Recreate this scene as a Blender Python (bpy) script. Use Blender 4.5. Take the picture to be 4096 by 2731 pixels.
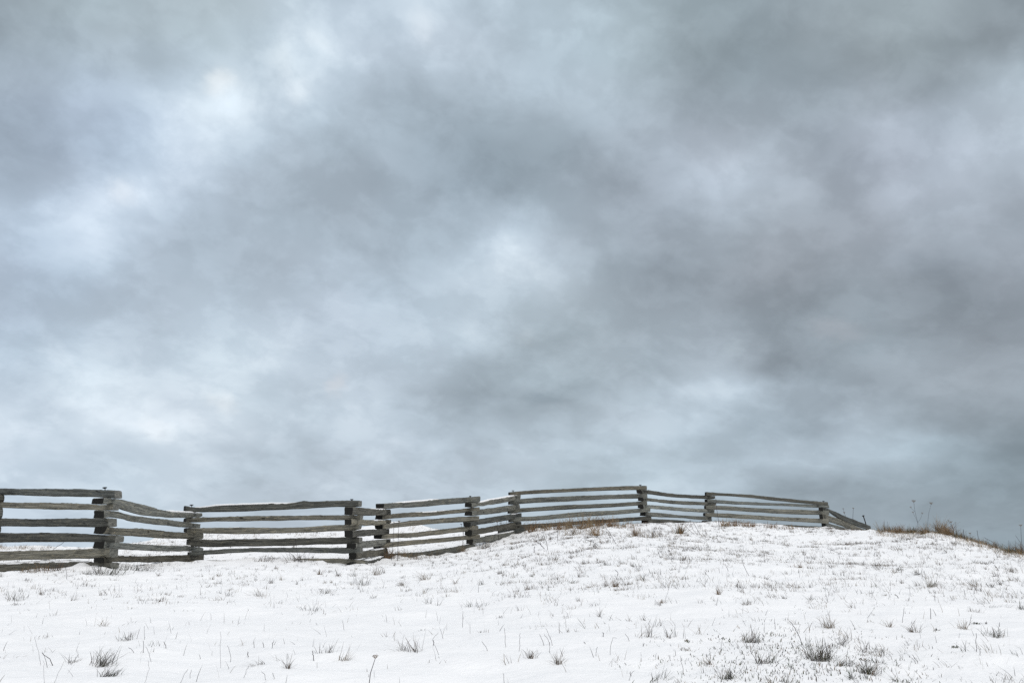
import bpy, math, random
import numpy as np
from mathutils import Vector, noise as mnoise

# ------------------------------------------------------------------ scene reset
for o in list(bpy.data.objects):
    bpy.data.objects.remove(o, do_unlink=True)
scn = bpy.context.scene
col = scn.collection
R = math.radians
rng = np.random.default_rng(7)
random.seed(7)

# ------------------------------------------------------------------ camera
EYE = np.array([0.0, 0.0, 1.6])
FPX, CX, CY = 35.0 / 36.0 * 4096.0, 2048.0, 1365.5      # photograph pixels
HORIZON = 2215.0
PITCH = math.atan((HORIZON - CY) / FPX)
cam_d = bpy.data.cameras.new('camera')
cam_d.lens, cam_d.sensor_width = 35.0, 36.0
cam_d.clip_end = 9000.0
cam = bpy.data.objects.new('camera', cam_d)
col.objects.link(cam)
cam.location = EYE
cam.rotation_euler = (math.pi / 2 + PITCH, 0, 0)
scn.camera = cam

# ------------------------------------------------------------------ world: overcast cloud sky
SUN_EL, SUN_ROT = R(58), R(150)
world = bpy.data.worlds.new('World')
scn.world = world
world.use_nodes = True


def lin(c):
    c = c / 255.0
    return c / 12.92 if c <= 0.04045 else ((c + 0.055) / 1.055) ** 2.4


# light and dark masses of the cloud deck: brightness on a grid of 25 columns by 18 rows over the part of the sky in view
SKYG = [
 [172,174,182,184,187,190, 208,212,206,210,222,203, 206,200,184,178,163,163, 169,165,168,172,168,158,152],
 [165,176,184,188,186,198, 204,222,224,212,220,203, 196,200,199,186,165,158, 160,160,164,166,158,152,158],
 [174,183,195,199,193,208, 203,214,216,203,207,198, 192,190,194,190,163,158, 159,157,154,153,157,176,178],
 [170,187,195,196,221,238, 214,222,205,190,183,190, 197,192,194,190,172,164, 175,168,170,166,166,190,197],
 [175,182,190,191,220,228, 216,206,195,184,173,172, 176,173,185,192,177,174, 168,166,174,186,190,193,192],
 [172,180,187,200,216,208, 194,190,186,180,172,166, 166,167,171,183,186,188, 184,164,175,179,195,194,190],
 [188,188,200,229,215,203, 186,184,180,176,174,167, 165,175,169,168,187,200, 184,174,166,184,194,190,178],
 [205,206,223,214,198,192, 180,180,182,184,185,188, 194,181,179,172,174,182, 177,186,172,174,180,180,172],
 [203,200,222,206,196,188, 185,184,184,184,188,198, 222,192,176,170,164,163, 162,163,170,170,166,166,170],
 [195,198,202,193,188,184, 182,186,198,196,196,212, 210,203,176,164,158,156, 158,156,166,160,152,152,165],
 [190,192,192,195,196,198, 193,194,206,207,208,205, 188,186,184,170,170,162, 154,150,154,148,148,152,156],
 [200,204,205,200,203,204, 206,208,206,213,213,215, 186,172,174,176,178,176, 158,160,162,172,158,148,150],
 [205,210,218,207,214,218, 218,219,212,203,203,185, 180,185,179,176,187,190, 158,154,162,166,168,160,162],
 [203,208,230,222,219,226, 214,205,216,207,190,171, 168,170,178,190,206,206, 188,174,162,162,166,166,170],
 [222,222,218,229,233,219, 220,205,208,204,192,185, 184,186,192,208,208,192, 184,172,186,175,156,152,150],
 [211,222,212,204,208,208, 203,200,199,208,205,196, 206,208,198,196,185,188, 202,196,194,190,180,160,147],
 [216,215,214,213,208,206, 196,203,207,200,204,204, 200,198,192,204,205,194, 172,162,158,158,158,153,154],
 [214,213,212,210,206,203, 200,200,202,200,200,200, 198,196,194,192,192,188, 172,168,165,162,160,158,156],
]
SKYSX, SKYSY = 4096 / 24.0, 122.0
# hue of the deck (red and blue against green), from cold blue at left to greyer and faintly mauve at right
HUES = [(2,4,.835,1.19),(2,0,.84,1.06),(5,0,.86,1.04),(8,1,.86,1.12),(11,6,.84,1.13),(8,10,.86,1.12),(3,13,.86,1.10),(12,5,.85,1.10),(16,1,.83,1.06),
        (21,1,.87,1.04),(16,6,.89,1.12),(18,8,.93,1.08),(21,5,.91,1.13),(23,8,.92,1.10),(20,11,.89,1.08),(23,13,.91,1.08),(19,14,.85,1.11),(23,15,.81,1.11),
        (13,11,.86,1.07),(9,16,.88,1.10),(14,16,.86,1.09),(0,9,.83,1.17),(0,16,.86,1.12),(6,13,.87,1.09)]
_g = np.array([[lin(v) for v in row] for row in SKYG])
_c, _r = np.meshgrid(np.arange(25), np.arange(18))
_w = np.stack([1 / (((_c - h[0])**2 + (_r - h[1])**2) + 2.0)**1.3 for h in HUES], -1)
_w /= _w.sum(-1, keepdims=True)
_rr, _bb = _w @ np.array([h[2] for h in HUES]), _w @ np.array([h[3] for h in HUES])
SKYA = np.stack([_g * _rr * (.985 - .026 * (_c / 24.0)), _g * .995, _g * _bb * 1.03], -1)


def cubic(P, t):
    return .5 * ((2 * P[1]) + (P[2] - P[0]) * t + (2*P[0] - 5*P[1] + 4*P[2] - P[3]) * t*t + (3*P[1] - P[0] - 3*P[2] + P[3]) * t**3)


def ray(px, py):
    x, y = (px - CX) / FPX, (CY - py) / FPX
    d = np.array([x, math.cos(PITCH) - y * math.sin(PITCH), math.sin(PITCH) + y * math.cos(PITCH)])
    return d


def project(p):
    q = np.asarray(p) - EYE
    zc = q[1] * math.cos(PITCH) + q[2] * math.sin(PITCH)
    yc = -q[1] * math.sin(PITCH) + q[2] * math.cos(PITCH)
    return CX + FPX * q[0] / zc, CY - FPX * yc / zc


def sky_at(az, el):
    px, py = project(EYE + np.array([math.sin(az) * math.cos(el), math.cos(az) * math.cos(el), math.sin(el)]))
    i = min(max(px / SKYSX, 0), 23.999); j = min(max(py / SKYSY, 0), 16.999)
    a, b = int(i), int(j)
    rows = []
    for dj in (-1, 0, 1, 2):
        row = SKYA[min(max(b + dj, 0), 17)]
        rows.append(cubic([row[min(max(a + di, 0), 24)] for di in (-1, 0, 1, 2)], i - a))
    return np.clip(cubic(rows, j - b), .02, .95)


def azel(px, py):
    d = ray(px, py)
    return math.atan2(d[0], d[1]), math.atan2(d[2], math.hypot(d[0], d[1]))


class NT:
    """small helper for building node trees"""
    def __init__(self, tree):
        self.t = tree
        tree.nodes.clear()

    def n(self, kind, **kw):
        nd = self.t.nodes.new(kind)
        for k, v in kw.items():
            setattr(nd, k, v)
        return nd

    def put(self, sock, v):
        if isinstance(v, bpy.types.NodeSocket):
            self.t.links.new(v, sock)
        else:
            sock.default_value = v

    def math(self, op, a, b=0.0, c=None, clamp=False):
        m = self.n('ShaderNodeMath', operation=op, use_clamp=clamp)
        self.put(m.inputs[0], a); self.put(m.inputs[1], b)
        if c is not None:
            self.put(m.inputs[2], c)
        return m.outputs[0]

    def vmath(self, op, a, b=None, scale=None):
        m = self.n('ShaderNodeVectorMath', operation=op)
        self.put(m.inputs[0], a)
        if b is not None:
            self.put(m.inputs[1], b)
        if scale is not None:
            self.put(m.inputs['Scale'], scale)
        return m.outputs['Value'] if op in ('LENGTH', 'DOT_PRODUCT', 'DISTANCE') else m.outputs['Vector']

    def noise(self, vec, scale, detail=2.0, rough=0.5, color=False, lac=2.0, dist=0.0):
        m = self.n('ShaderNodeTexNoise')
        self.put(m.inputs['Vector'], vec)
        m.inputs['Scale'].default_value = scale
        m.inputs['Detail'].default_value = detail
        m.inputs['Roughness'].default_value = rough
        m.inputs['Lacunarity'].default_value = lac
        m.inputs['Distortion'].default_value = dist
        return m.outputs['Color'] if color else m.outputs['Fac']

    def ramp(self, fac, stops, interp='LINEAR'):
        m = self.n('ShaderNodeValToRGB')
        cr = m.color_ramp
        cr.interpolation = interp
        while len(cr.elements) > 1:
            cr.elements.remove(cr.elements[0])
        first = True
        for p, c in stops:
            e = cr.elements[0] if first else cr.elements.new(p)
            first = False
            e.position = p
            e.color = (*c, 1.0) if len(c) == 3 else c
        self.put(m.inputs[0], fac)
        return m.outputs[0]

    def mix(self, fac, a, b, blend='MIX'):
        m = self.n('ShaderNodeMix', data_type='RGBA', blend_type=blend)
        self.put(m.inputs[0], fac)
        self.put(m.inputs[6], a if isinstance(a, bpy.types.NodeSocket) else (*a, 1.0))
        self.put(m.inputs[7], b if isinstance(b, bpy.types.NodeSocket) else (*b, 1.0))
        return m.outputs[2]

    def step(self, v, lo, hi, a=0.0, b=1.0, kind='SMOOTHSTEP'):
        m = self.n('ShaderNodeMapRange', interpolation_type=kind)
        self.put(m.inputs[0], v)
        for i, x in zip((1, 2, 3, 4), (lo, hi, a, b)):
            self.put(m.inputs[i], x)
        return m.outputs[0]

    def mapping(self, vec, loc=(0, 0, 0), rot=(0, 0, 0), scale=(1, 1, 1), kind='POINT'):
        m = self.n('ShaderNodeMapping', vector_type=kind)
        self.put(m.inputs[0], vec)
        m.inputs[1].default_value = loc
        m.inputs[2].default_value = rot
        m.inputs[3].default_value = scale
        return m.outputs[0]


def build_world():
    t = NT(world.node_tree)
    out = t.n('ShaderNodeOutputWorld')
    bg = t.n('ShaderNodeBackground')
    bg.inputs[1].default_value = 0.1
    sky = t.n('ShaderNodeTexSky', sky_type='NISHITA', sun_disc=False)
    sky.sun_elevation, sky.sun_rotation = SUN_EL, SUN_ROT
    tc = t.n('ShaderNodeTexCoord')
    d = t.vmath('NORMALIZE', tc.outputs['Generated'])
    sep = t.n('ShaderNodeSeparateXYZ'); t.put(sep.inputs[0], d)
    az = t.math('ARCTAN2', sep.outputs[0], sep.outputs[1])
    el = t.math('ARCSINE', sep.outputs[2])
    # wind-drawn billows: noise over the sky directions, drawn out along the slant of the wind
    # features flatten towards the horizon, as a cloud deck does
    flat = t.n('ShaderNodeCombineXYZ')
    t.put(flat.inputs[0], sep.outputs[0]); t.put(flat.inputs[1], sep.outputs[1])
    t.put(flat.inputs[2], t.math('MULTIPLY_ADD', sep.outputs[2], .72, t.math('MULTIPLY', t.math('LOGARITHM', t.math('ADD', t.math('MAXIMUM', sep.outputs[2], -.05), .14), math.e), .25)))
    fv = flat.outputs[0]
    slant = t.mapping(t.mapping(fv, rot=(0, R(-30), 0)), scale=(1.0, 1.0, 1.12))
    deckr = fv
    w1 = t.vmath('SUBTRACT', t.noise(deckr, 9.0, 3.0, 0.5, color=True), (0.5, 0.5, 0.5))
    w2 = t.vmath('SUBTRACT', t.noise(slant, 24.0, 5.0, 0.55, color=True), (0.5, 0.5, 0.5))
    wv = t.vmath('ADD', t.vmath('SCALE', w1, scale=0.020), t.vmath('SCALE', w2, scale=0.038))
    ws = t.n('ShaderNodeSeparateXYZ'); t.put(ws.inputs[0], wv)
    azw = t.math('ADD', az, ws.outputs[0])
    elw = t.math('MULTIPLY_ADD', ws.outputs[2], 0.8, el)
    A0, A1, NS = R(-32), R(32), 31
    fac = t.step(azw, A0, A1, kind='LINEAR')
    els = [R(v) for v in np.linspace(0.0, 31.5, 19)]
    c = None
    for k, e in enumerate(els):
        stops = []
        for j in range(NS):
            f = j / (NS - 1)
            rgb = sky_at(A0 + (A1 - A0) * f, e)
            stops.append((f, tuple(float(v) for v in rgb)))
        rc = t.ramp(fac, stops, 'CARDINAL')
        c = rc if c is None else t.mix(t.step(elw, els[k-1], e, kind='LINEAR' if k % 2 else 'SMOOTHSTEP'), c, rc)
    # thinner places in the deck where more light comes through
    cw = t.n('ShaderNodeCombineXYZ'); t.put(cw.inputs[0], azw); t.put(cw.inputs[1], elw)
    for (vx, vy, rx, ry, rot, amp) in [
        (505, 190, 45, 40, 0, (.10, .08, .06)), (280, 442, 45, 45, 0, (.09, .08, .07)), (655, 130, 35, 75, 10, (.05, .05, .05)), (735, 95, 35, 30, 30, (.06, .06, .06)),
        (690, 205, 40, 55, 35, (.06, .06, .06)), (960, 60, 35, 60, -10, (.05, .05, .05)), (772, 885, 32, 42, 30, (.08, .05, .03)), (505, 925, 45, 38, 35, (.05, .035, .02)),
        (360, 980, 50, 24, 30, (.06, .05, .04)), (1205, 765, 40, 30, 0, (.04, .04, .04)), (1690, 810, 45, 25, -20, (.05, .06, .06)), (1930, 762, 80, 28, 8, (.05, .04, .04)),
        (130, 800, 90, 22, 40, (.03, .03, .03)), (1250, 910, 60, 24, -8, (-.03, -.03, -.03)), (2090, 600, 120, 40, 20, (-.02, -.02, -.02)),
    ]:
        a, e = azel(vx * 1.7415, vy * 1.7415)
        k = 1.7415 / FPX
        m = t.mapping(cw.outputs[0], loc=(a, e, 0), rot=(0, 0, -R(rot)), scale=(rx * k / max(math.cos(e), .5) * 1.25, ry * k * 1.25, 1), kind='TEXTURE')
        g = t.step(t.vmath('LENGTH', m), 0.0, 1.0, 1.0, 0.0, kind='SMOOTHERSTEP')
        cn = t.n('ShaderNodeVectorMath', operation='MULTIPLY_ADD')
        t.put(cn.inputs[0], g); cn.inputs[1].default_value = amp; t.put(cn.inputs[2], c)
        c = cn.outputs[0]
    # the same kind of deck all round, outside the field of view
    gen = t.ramp(t.noise(deckr, 3.0, 4.0, 0.5), [(0.30, (0.40, 0.44, 0.48)), (0.5, (0.57, 0.61, 0.66)), (0.70, (0.76, 0.80, 0.85))], 'EASE')
    inside = t.math('MULTIPLY', t.step(t.math('ABSOLUTE', az), R(30), R(48), 1.0, 0.0), t.step(el, R(31), R(45), 1.0, 0.0))
    c = t.mix(inside, gen, c)
    # fine wisps
    billow = t.step(t.noise(slant, 8.0, 6.0, 0.55, dist=0.3), 0.40, 0.60, 0.0, 1.0)
    puff = t.step(t.noise(t.vmath('ADD', slant, (3.1, 1.7, .4)), 19.0, 6.0, 0.58, dist=0.2), 0.41, 0.61, 0.0, 1.0)
    fine = t.noise(slant, 45.0, 4.0, 0.55)
    amt = t.math('ADD', t.math('MULTIPLY_ADD', billow, .115, t.math('MULTIPLY_ADD', puff, .10, .862)), t.math('MULTIPLY', fine, .07))
    c = t.vmath('SCALE', c, scale=amt)
    tint = t.noise(deckr, 8.0, 3.0, 0.5)
    c = t.mix(1.0, c, t.ramp(tint, [(0.3, (0.985, 1.0, 1.005)), (0.7, (1.012, 0.998, 1.0))]), 'MULTIPLY')
    bw = t.n('ShaderNodeRGBToBW'); t.put(bw.inputs[0], c)
    c = t.mix(t.step(bw.outputs[0], .55, .85), c, t.vmath('MULTIPLY', c, (1.075, 1.03, .985)))
    clouds = t.vmath('SCALE', c, scale=9.95)
    final = t.mix(0.975, sky.outputs[0], clouds)
    t.put(bg.inputs[0], final)
    t.put(out.inputs[0], bg.outputs[0])


build_world()
world.cycles.sampling_method = 'MANUAL'
world.cycles.sample_map_resolution = 512

# ------------------------------------------------------------------ sun behind the overcast
sd = bpy.data.lights.new('sun', 'SUN')
sd.energy, sd.angle, sd.color = 1.5, R(45), (1.0, 0.97, 0.93)
sun = bpy.data.objects.new('sun', sd)
col.objects.link(sun)
sv = Vector((math.sin(SUN_ROT) * math.cos(SUN_EL), math.cos(SUN_ROT) * math.cos(SUN_EL), math.sin(SUN_EL)))
sun.rotation_euler = sv.to_track_quat('Z', 'Y').to_euler()
sun.location = sv * 50

vs = scn.view_settings
vs.view_transform, vs.look, vs.exposure, vs.gamma = 'Standard', 'None', 0.03, 1.0
vs.use_curve_mapping = False
scn.cycles.max_bounces = 6
scn.cycles.use_denoising = False

# ------------------------------------------------------------------ helpers


def tag(o, label=None, cat=None, group=None, kind=None):
    for k, v in (('label', label), ('category', cat), ('group', group), ('kind', kind)):
        if v:
            o[k] = v
    return o


def link(o, parent=None):
    col.objects.link(o)
    if parent is not None:
        o.parent = parent
    return o


def empty(name, loc):
    o = bpy.data.objects.new(name, None)
    o.empty_display_size = 0.1
    o.location = loc
    return link(o)


def make_mesh(name, verts, faces, mats, parent=None, origin=None, smooth=True, uvs=None, tint=None, fmat=None):
    v = np.asarray(verts, float)
    if origin is not None:
        v = v - np.asarray(origin)
    me = bpy.data.meshes.new(name)
    me.from_pydata(v.tolist(), [], faces)
    for m in mats:
        me.materials.append(m)
    if fmat is not None:
        me.polygons.foreach_set('material_index', np.asarray(fmat, dtype=np.int32))
    if smooth:
        me.polygons.foreach_set('use_smooth', np.ones(len(me.polygons), bool))
    if uvs is not None:
        ul = me.uv_layers.new(name='UVMap')
        li = np.zeros(len(me.loops), dtype=np.int32)
        me.loops.foreach_get('vertex_index', li)
        ul.data.foreach_set('uv', np.asarray(uvs, float)[li].ravel())
    if tint is not None:
        at = me.color_attributes.new('tint', 'FLOAT_COLOR', 'POINT')
        at.data.foreach_set('color', np.asarray(tint, float).ravel())
    me.update()
    o = bpy.data.objects.new(name, me)
    if origin is not None and parent is None:
        o.location = origin
    return link(o, parent)


def perlin(x, y, seed=0):
    r = np.random.default_rng(seed)
    p = r.permutation(512)
    g = r.normal(size=(512, 2)); g /= np.linalg.norm(g, axis=1)[:, None]
    xi, yi = np.floor(x).astype(int), np.floor(y).astype(int)
    xf, yf = x - xi, y - yi
    u, v = xf**3 * (xf * (xf * 6 - 15) + 10), yf**3 * (yf * (yf * 6 - 15) + 10)

    def gr(a, b):
        h = p[(p[(xi + a) & 511] + yi + b) & 511]
        return g[h, 0] * (xf - a) + g[h, 1] * (yf - b)
    return (gr(0, 0) * (1-u) * (1-v) + gr(1, 0) * u * (1-v) + gr(0, 1) * (1-u) * v + gr(1, 1) * u * v) * 1.5


# ------------------------------------------------------------------ materials


def new_mat(name):
    m = bpy.data.materials.new(name)
    m.use_nodes = True
    t = NT(m.node_tree)
    out = t.n('ShaderNodeOutputMaterial')
    b = t.n('ShaderNodeBsdfPrincipled')
    t.put(out.inputs[0], b.outputs[0])
    b.inputs['Specular IOR Level'].default_value = 0.25
    return m, t, b


def snow_material():
    m, t, b = new_mat('snow')
    tc = t.n('ShaderNodeTexCoord')
    P = tc.outputs['Object']
    n1 = t.noise(P, 1.3, 4, .55)
    colr = t.ramp(n1, [(0.3, (0.90, 0.90, 0.905)), (0.7, (0.93, 0.93, 0.93))])
    t.put(b.inputs['Base Color'], colr)
    b.inputs['Roughness'].default_value = 0.65
    n2 = t.noise(P, 9, 5, .6)
    n3 = t.noise(P, 60, 3, .6)
    h = t.math('MULTIPLY_ADD', n3, 0.15, n2)
    bp = t.n('ShaderNodeBump')
    bp.inputs['Strength'].default_value = 0.45
    bp.inputs['Distance'].default_value = 0.05
    t.put(bp.inputs['Height'], h)
    t.put(b.inputs['Normal'], bp.outputs[0])
    return m


def wood_material():
    m, t, b = new_mat('weathered_wood')
    uv = t.n('ShaderNodeUVMap').outputs[0]
    oi = t.n('ShaderNodeObjectInfo').outputs['Random']
    off = t.n('ShaderNodeCombineXYZ')
    t.put(off.inputs[0], t.math('MULTIPLY', oi, 57.0)); t.put(off.inputs[2], t.math('MULTIPLY', oi, 31.0))
    p = t.vmath('ADD', uv, off.outputs[0])
    grain = t.noise(t.mapping(p, scale=(1.3, 42, 1)), 1.0, 4, .55, dist=.4)
    streak = t.noise(t.mapping(p, scale=(7, 70, 1)), 1.0, 3, .6)
    patch = t.noise(t.mapping(p, scale=(2.0, 8, 1)), 1.0, 4, .6)
    base = t.ramp(grain, [(0.28, (0.09, 0.095, 0.092)), (0.45, (0.17, 0.178, 0.170)), (0.60, (0.25, 0.258, 0.242)), (0.78, (0.33, 0.335, 0.31))])
    dark = t.mix(t.step(patch, .52, .72, 0, .7), base, (0.08, 0.085, 0.08))
    pale = t.mix(t.step(streak, .57, .66, 0, .8), dark, (0.42, 0.40, 0.32))
    moss = t.noise(t.mapping(p, loc=(3, 9, 4), scale=(5, 22, 1)), 1.0, 4, .65)
    c = t.mix(t.step(moss, .60, .74, 0, .5), pale, (0.085, 0.095, 0.035))
    crack = t.noise(t.mapping(p, loc=(7, 1, 2), scale=(0.9, 42, 1)), 1.0, 2, .5)
    cr = t.math('SUBTRACT', 1.0, t.step(t.math('ABSOLUTE', t.math('SUBTRACT', crack, .5)), .0, .022), clamp=True)
    c = t.mix(t.math('MULTIPLY', cr, .75), c, (0.018, 0.018, 0.017))
    # knots
    vor = t.n('ShaderNodeTexVoronoi'); t.put(vor.inputs['Vector'], t.mapping(p, scale=(1.7, 4.2, 1))); vor.inputs['Scale'].default_value = 1.0
    kn = t.step(vor.outputs['Distance'], .05, .11, 1.0, 0.0)
    c = t.mix(t.math('MULTIPLY', kn, .8), c, (0.02, 0.018, 0.015))
    tone = t.step(oi, 0, 1, .38, 1.0, kind='LINEAR')
    hue = t.mix(t.math('FRACT', t.math('MULTIPLY', oi, 7.3)), (.98, 1.0, .99), (1.12, 1.0, .84))
    c = t.vmath('MULTIPLY', t.vmath('SCALE', c, scale=tone), hue)
    t.put(b.inputs['Base Color'], c)
    b.inputs['Roughness'].default_value = .85
    b.inputs['Specular IOR Level'].default_value = .15
    bp = t.n('ShaderNodeBump'); bp.inputs['Strength'].default_value = .6; bp.inputs['Distance'].default_value = .008
    t.put(bp.inputs['Height'], t.math('SUBTRACT', grain, t.math('MULTIPLY', cr, .8)))
    t.put(b.inputs['Normal'], bp.outputs[0])
    return m


def end_material():
    m, t, b = new_mat('dark_end_grain')
    tc = t.n('ShaderNodeTexCoord')
    n = t.noise(tc.outputs['Object'], 45, 4, .6)
    t.put(b.inputs['Base Color'], t.ramp(n, [(0.3, (0.006, 0.006, 0.006)), (0.62, (0.015, 0.015, 0.013)), (0.85, (0.05, 0.05, 0.038))]))
    b.inputs['Roughness'].default_value = .9
    return m


def cut_material():
    m, t, b = new_mat('grey_end_grain')
    tc = t.n('ShaderNodeTexCoord')
    n = t.noise(tc.outputs['Object'], 30, 5, .6)
    t.put(b.inputs['Base Color'], t.ramp(n, [(0.3, (0.06, 0.062, 0.056)), (0.55, (0.15, 0.15, 0.135)), (0.75, (0.24, 0.235, 0.20))]))
    b.inputs['Roughness'].default_value = .9
    return m


def iron_material():
    m, t, b = new_mat('dark_iron')
    tc = t.n('ShaderNodeTexCoord')
    n = t.noise(tc.outputs['Object'], 60, 3, .6)
    t.put(b.inputs['Base Color'], t.ramp(n, [(0.35, (0.010, 0.011, 0.016)), (0.7, (0.04, 0.028, 0.022))]))
    b.inputs['Roughness'].default_value = .6
    b.inputs['Metallic'].default_value = .4
    return m


def plant_material():
    m, t, b = new_mat('dry_plant')
    at = t.n('ShaderNodeAttribute', attribute_name='tint')
    tc = t.n('ShaderNodeTexCoord')
    n = t.noise(tc.outputs['Object'], 35, 3, .6)
    c = t.vmath('SCALE', at.outputs['Color'], scale=t.step(n, .3, .7, .75, 1.25, kind='LINEAR'))
    t.put(b.inputs['Base Color'], c)
    b.inputs['Roughness'].default_value = .8
    return m


M_SNOW, M_WOOD, M_END, M_CUT, M_IRON, M_PLANT = snow_material(), wood_material(), end_material(), cut_material(), iron_material(), plant_material()

# ------------------------------------------------------------------ where the fence corners stand (photo column, distance)
JP = [(-12, 19.5), (430, 17.8), (762, 21.4), (1418, 20.3), (1530, 23.7), (1888, 26.6), (2052, 29.9), (2574, 29.5), (2830, 32.5), (3297, 31.5), (3470, 34.5)]
J = [np.array([(px - CX) / FPX * (Y * math.cos(PITCH) + .1), Y]) for px, Y in JP]


def fence_depth(px):
    for k in range(len(J) - 1):
        if JP[k][0] <= px <= JP[k+1][0]:
            a, b = J[k], J[k+1]
            tx = (px - CX) / FPX
            # ray x = tx*y*1.02 against the plan line a-b
            d = b - a
            den = d[0] - tx * d[1]
            s = (tx * a[1] - a[0]) / den if abs(den) > 1e-6 else .5
            s = min(max(s, 0), 1)
            return a[1] + d[1] * s
    return J[-1][1] if px > JP[-1][0] else J[0][1]


def at(px, py, Y):
    d = ray(px, py)
    return EYE + d * (Y / d[1])


# ------------------------------------------------------------------ ground: one snow sheet
CP = []
for px in (-600, 0, 700, 1400, 2048, 2700, 3400, 4096, 4700):
    CP.append(at(px, 2731, 6.3))
for px, py, dy in [(0, 2292, 0), (150, 2286, 0), (250, 2273, 0), (340, 2267, 0), (430, 2269, 0), (500, 2266, 0), (600, 2262, 0), (760, 2264, 0),
                   (850, 2263, 0), (940, 2250, 0), (1030, 2237, 0), (1200, 2237, 0), (1270, 2244, 0), (1345, 2252, 0), (1425, 2263, 0),
                   (1480, 2257, 0), (1540, 2236, 0), (1600, 2230, 0), (1690, 2229, 0), (1790, 2214, 0), (1885, 2193, 0), (1970, 2166, 0),
                   (2050, 2141, 0), (2090, 2128, 0), (2160, 2116, 0), (2250, 2112, 0), (2400, 2106, 0), (2590, 2098, -.4), (2700, 2101, -.5),
                   (2770, 2098, -.6), (2840, 2101, -.8), (2930, 2102, -.8), (3010, 2104, -.9), (3100, 2111, -1), (3200, 2114, -1), (3300, 2119, -1.2),
                   (3400, 2126, -1.8)]:
    CP.append(at(px, py, fence_depth(px) + dy))
for px, py, Y in [(3480, 2137, 30), (3560, 2140, 28), (3640, 2140, 26.5), (3700, 2136, 25.5), (3770, 2137, 24.3), (3830, 2152, 23), (3880, 2182, 21.8),
                  (3960, 2194, 20.5), (4020, 2201, 19.6), (4096, 2213, 18.6), (4300, 2260, 16.5)]:
    CP.append(at(px, py, Y))
    p = at(px, py, Y)
    CP.append(p + np.array([.9, .5, -.16])); CP.append(p + np.array([3.0, 1.0, -.9])); CP.append(p + np.array([9, 3, -3.4]))
for px in (2590, 2840, 3100, 3300):
    Y = fence_depth(px)
    p = at(px, 2105 if px < 3000 else 2118, Y)
    CP.append(p + np.array([0, 2.5, -.35])); CP.append(p + np.array([0, 9, -2.2]))
# dunes behind the left half
for px, py, Y in [(-300, 2195, 31), (0, 2191, 30), (200, 2190, 30), (420, 2188, 30), (560, 2176, 31), (640, 2153, 32), (740, 2140, 33), (850, 2134, 34), (1000, 2133, 34.5),
                  (1130, 2141, 35), (1260, 2131, 35.5), (1390, 2120, 36), (1480, 2105, 36.5), (1570, 2090, 37), (1640, 2094, 37), (1690, 2106, 37), (1730, 2120, 37),
                  (1800, 2127, 37), (1900, 2127, 37), (1990, 2121, 37), (2060, 2117, 37)]:
    p = at(px, py, Y)
    CP.append(p); CP.append(p + np.array([0, 6, -.9])); CP.append(p + np.array([0, 16, -4]))
for px, py, Y in [(60, 2225, 24), (330, 2225, 24.5), (620, 2215, 26), (900, 2190, 27), (1150, 2190, 27), (1400, 2180, 29), (1640, 2165, 31), (1850, 2160, 32)]:
    CP.append(at(px, py, Y))
for x, y, z in [(0, 0, .0), (-16, 0, .2), (16, 0, .1), (0, -20, -.8), (-25, -15, -.6), (25, -15, -1), (-28, 20, 1.3), (-34, 34, 1.3), (24, 14, .8), (30, 22, -.3), (34, 40, -5), (10, 55, -6), (-20, 60, -5)]:
    CP.append(np.array([x, y, z], float))
# the hillside between the foreground and the fence or crest rises evenly
for px, py, Y in [(0, 2292, 17.5), (700, 2263, 19.5), (1425, 2263, 20), (1885, 2193, 26), (2300, 2110, 29), (2770, 2098, 30.5), (3200, 2114, 30.5), (3480, 2137, 29.5), (3770, 2138, 24), (3960, 2194, 20.2), (4300, 2260, 16.5)]:
    p0, p1 = at(px, 2731, 6.3), at(px, py, Y)
    for f in (.25, .5, .75):
        q = p0 + (p1 - p0) * f
        q[2] -= .05 * math.sin(math.pi * f)
        CP.append(q)
CP = np.array(CP)


def tps_fit(P, z, lam):
    n = len(P)
    r2 = ((P[:, None] - P[None])**2).sum(-1)
    K = .5 * r2 * np.log(r2 + 1e-12) + lam * np.eye(n)
    Q = np.c_[np.ones(n), P]
    A = np.block([[K, Q], [Q.T, np.zeros((3, 3))]])
    return np.linalg.solve(A, np.r_[z, np.zeros(3)])


TW = tps_fit(CP[:, :2], CP[:, 2], .02)


def tps(x, y):
    out = np.zeros(x.size)
    X = np.c_[x.ravel(), y.ravel()]
    for i in range(0, len(X), 20000):
        c = X[i:i+20000]
        r2 = ((c[:, None] - CP[None, :, :2])**2).sum(-1)
        out[i:i+20000] = (.5 * r2 * np.log(r2 + 1e-12)) @ TW[:len(CP)] + TW[len(CP)] + c @ TW[len(CP)+1:]
    return out.reshape(x.shape)


def sm(a, b, v):
    t = np.clip((v - a) / (b - a), 0, 1)
    return t * t * (3 - 2 * t)


def geo(a, b, n, k):
    return a + (b - a) * (np.linspace(0, 1, n + 1)[1:])**k


GX = np.r_[-geo(13.5, 4000, 26, 5)[::-1], np.arange(-13.5, 17.5, .075), geo(17.5, 4000, 26, 5)]
yd = [4.0]
while yd[-1] < 41:
    yd.append(yd[-1] + max(.05, .0045 * yd[-1]))
GY = np.r_[-geo(-4.0, 4000, 26, 4)[::-1], np.array(yd), geo(yd[-1], 4000, 26, 5)]
MX, MY = np.meshgrid(GX, GY)
near = (np.hypot(MX, MY - 20) < 75)
H = np.full(MX.shape, -6.0)
H[near] = tps(MX[near], MY[near])
far = sm(34, 62, np.hypot(MX, MY - 18))
H = H * (1 - far) - 6.0 * far
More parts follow.
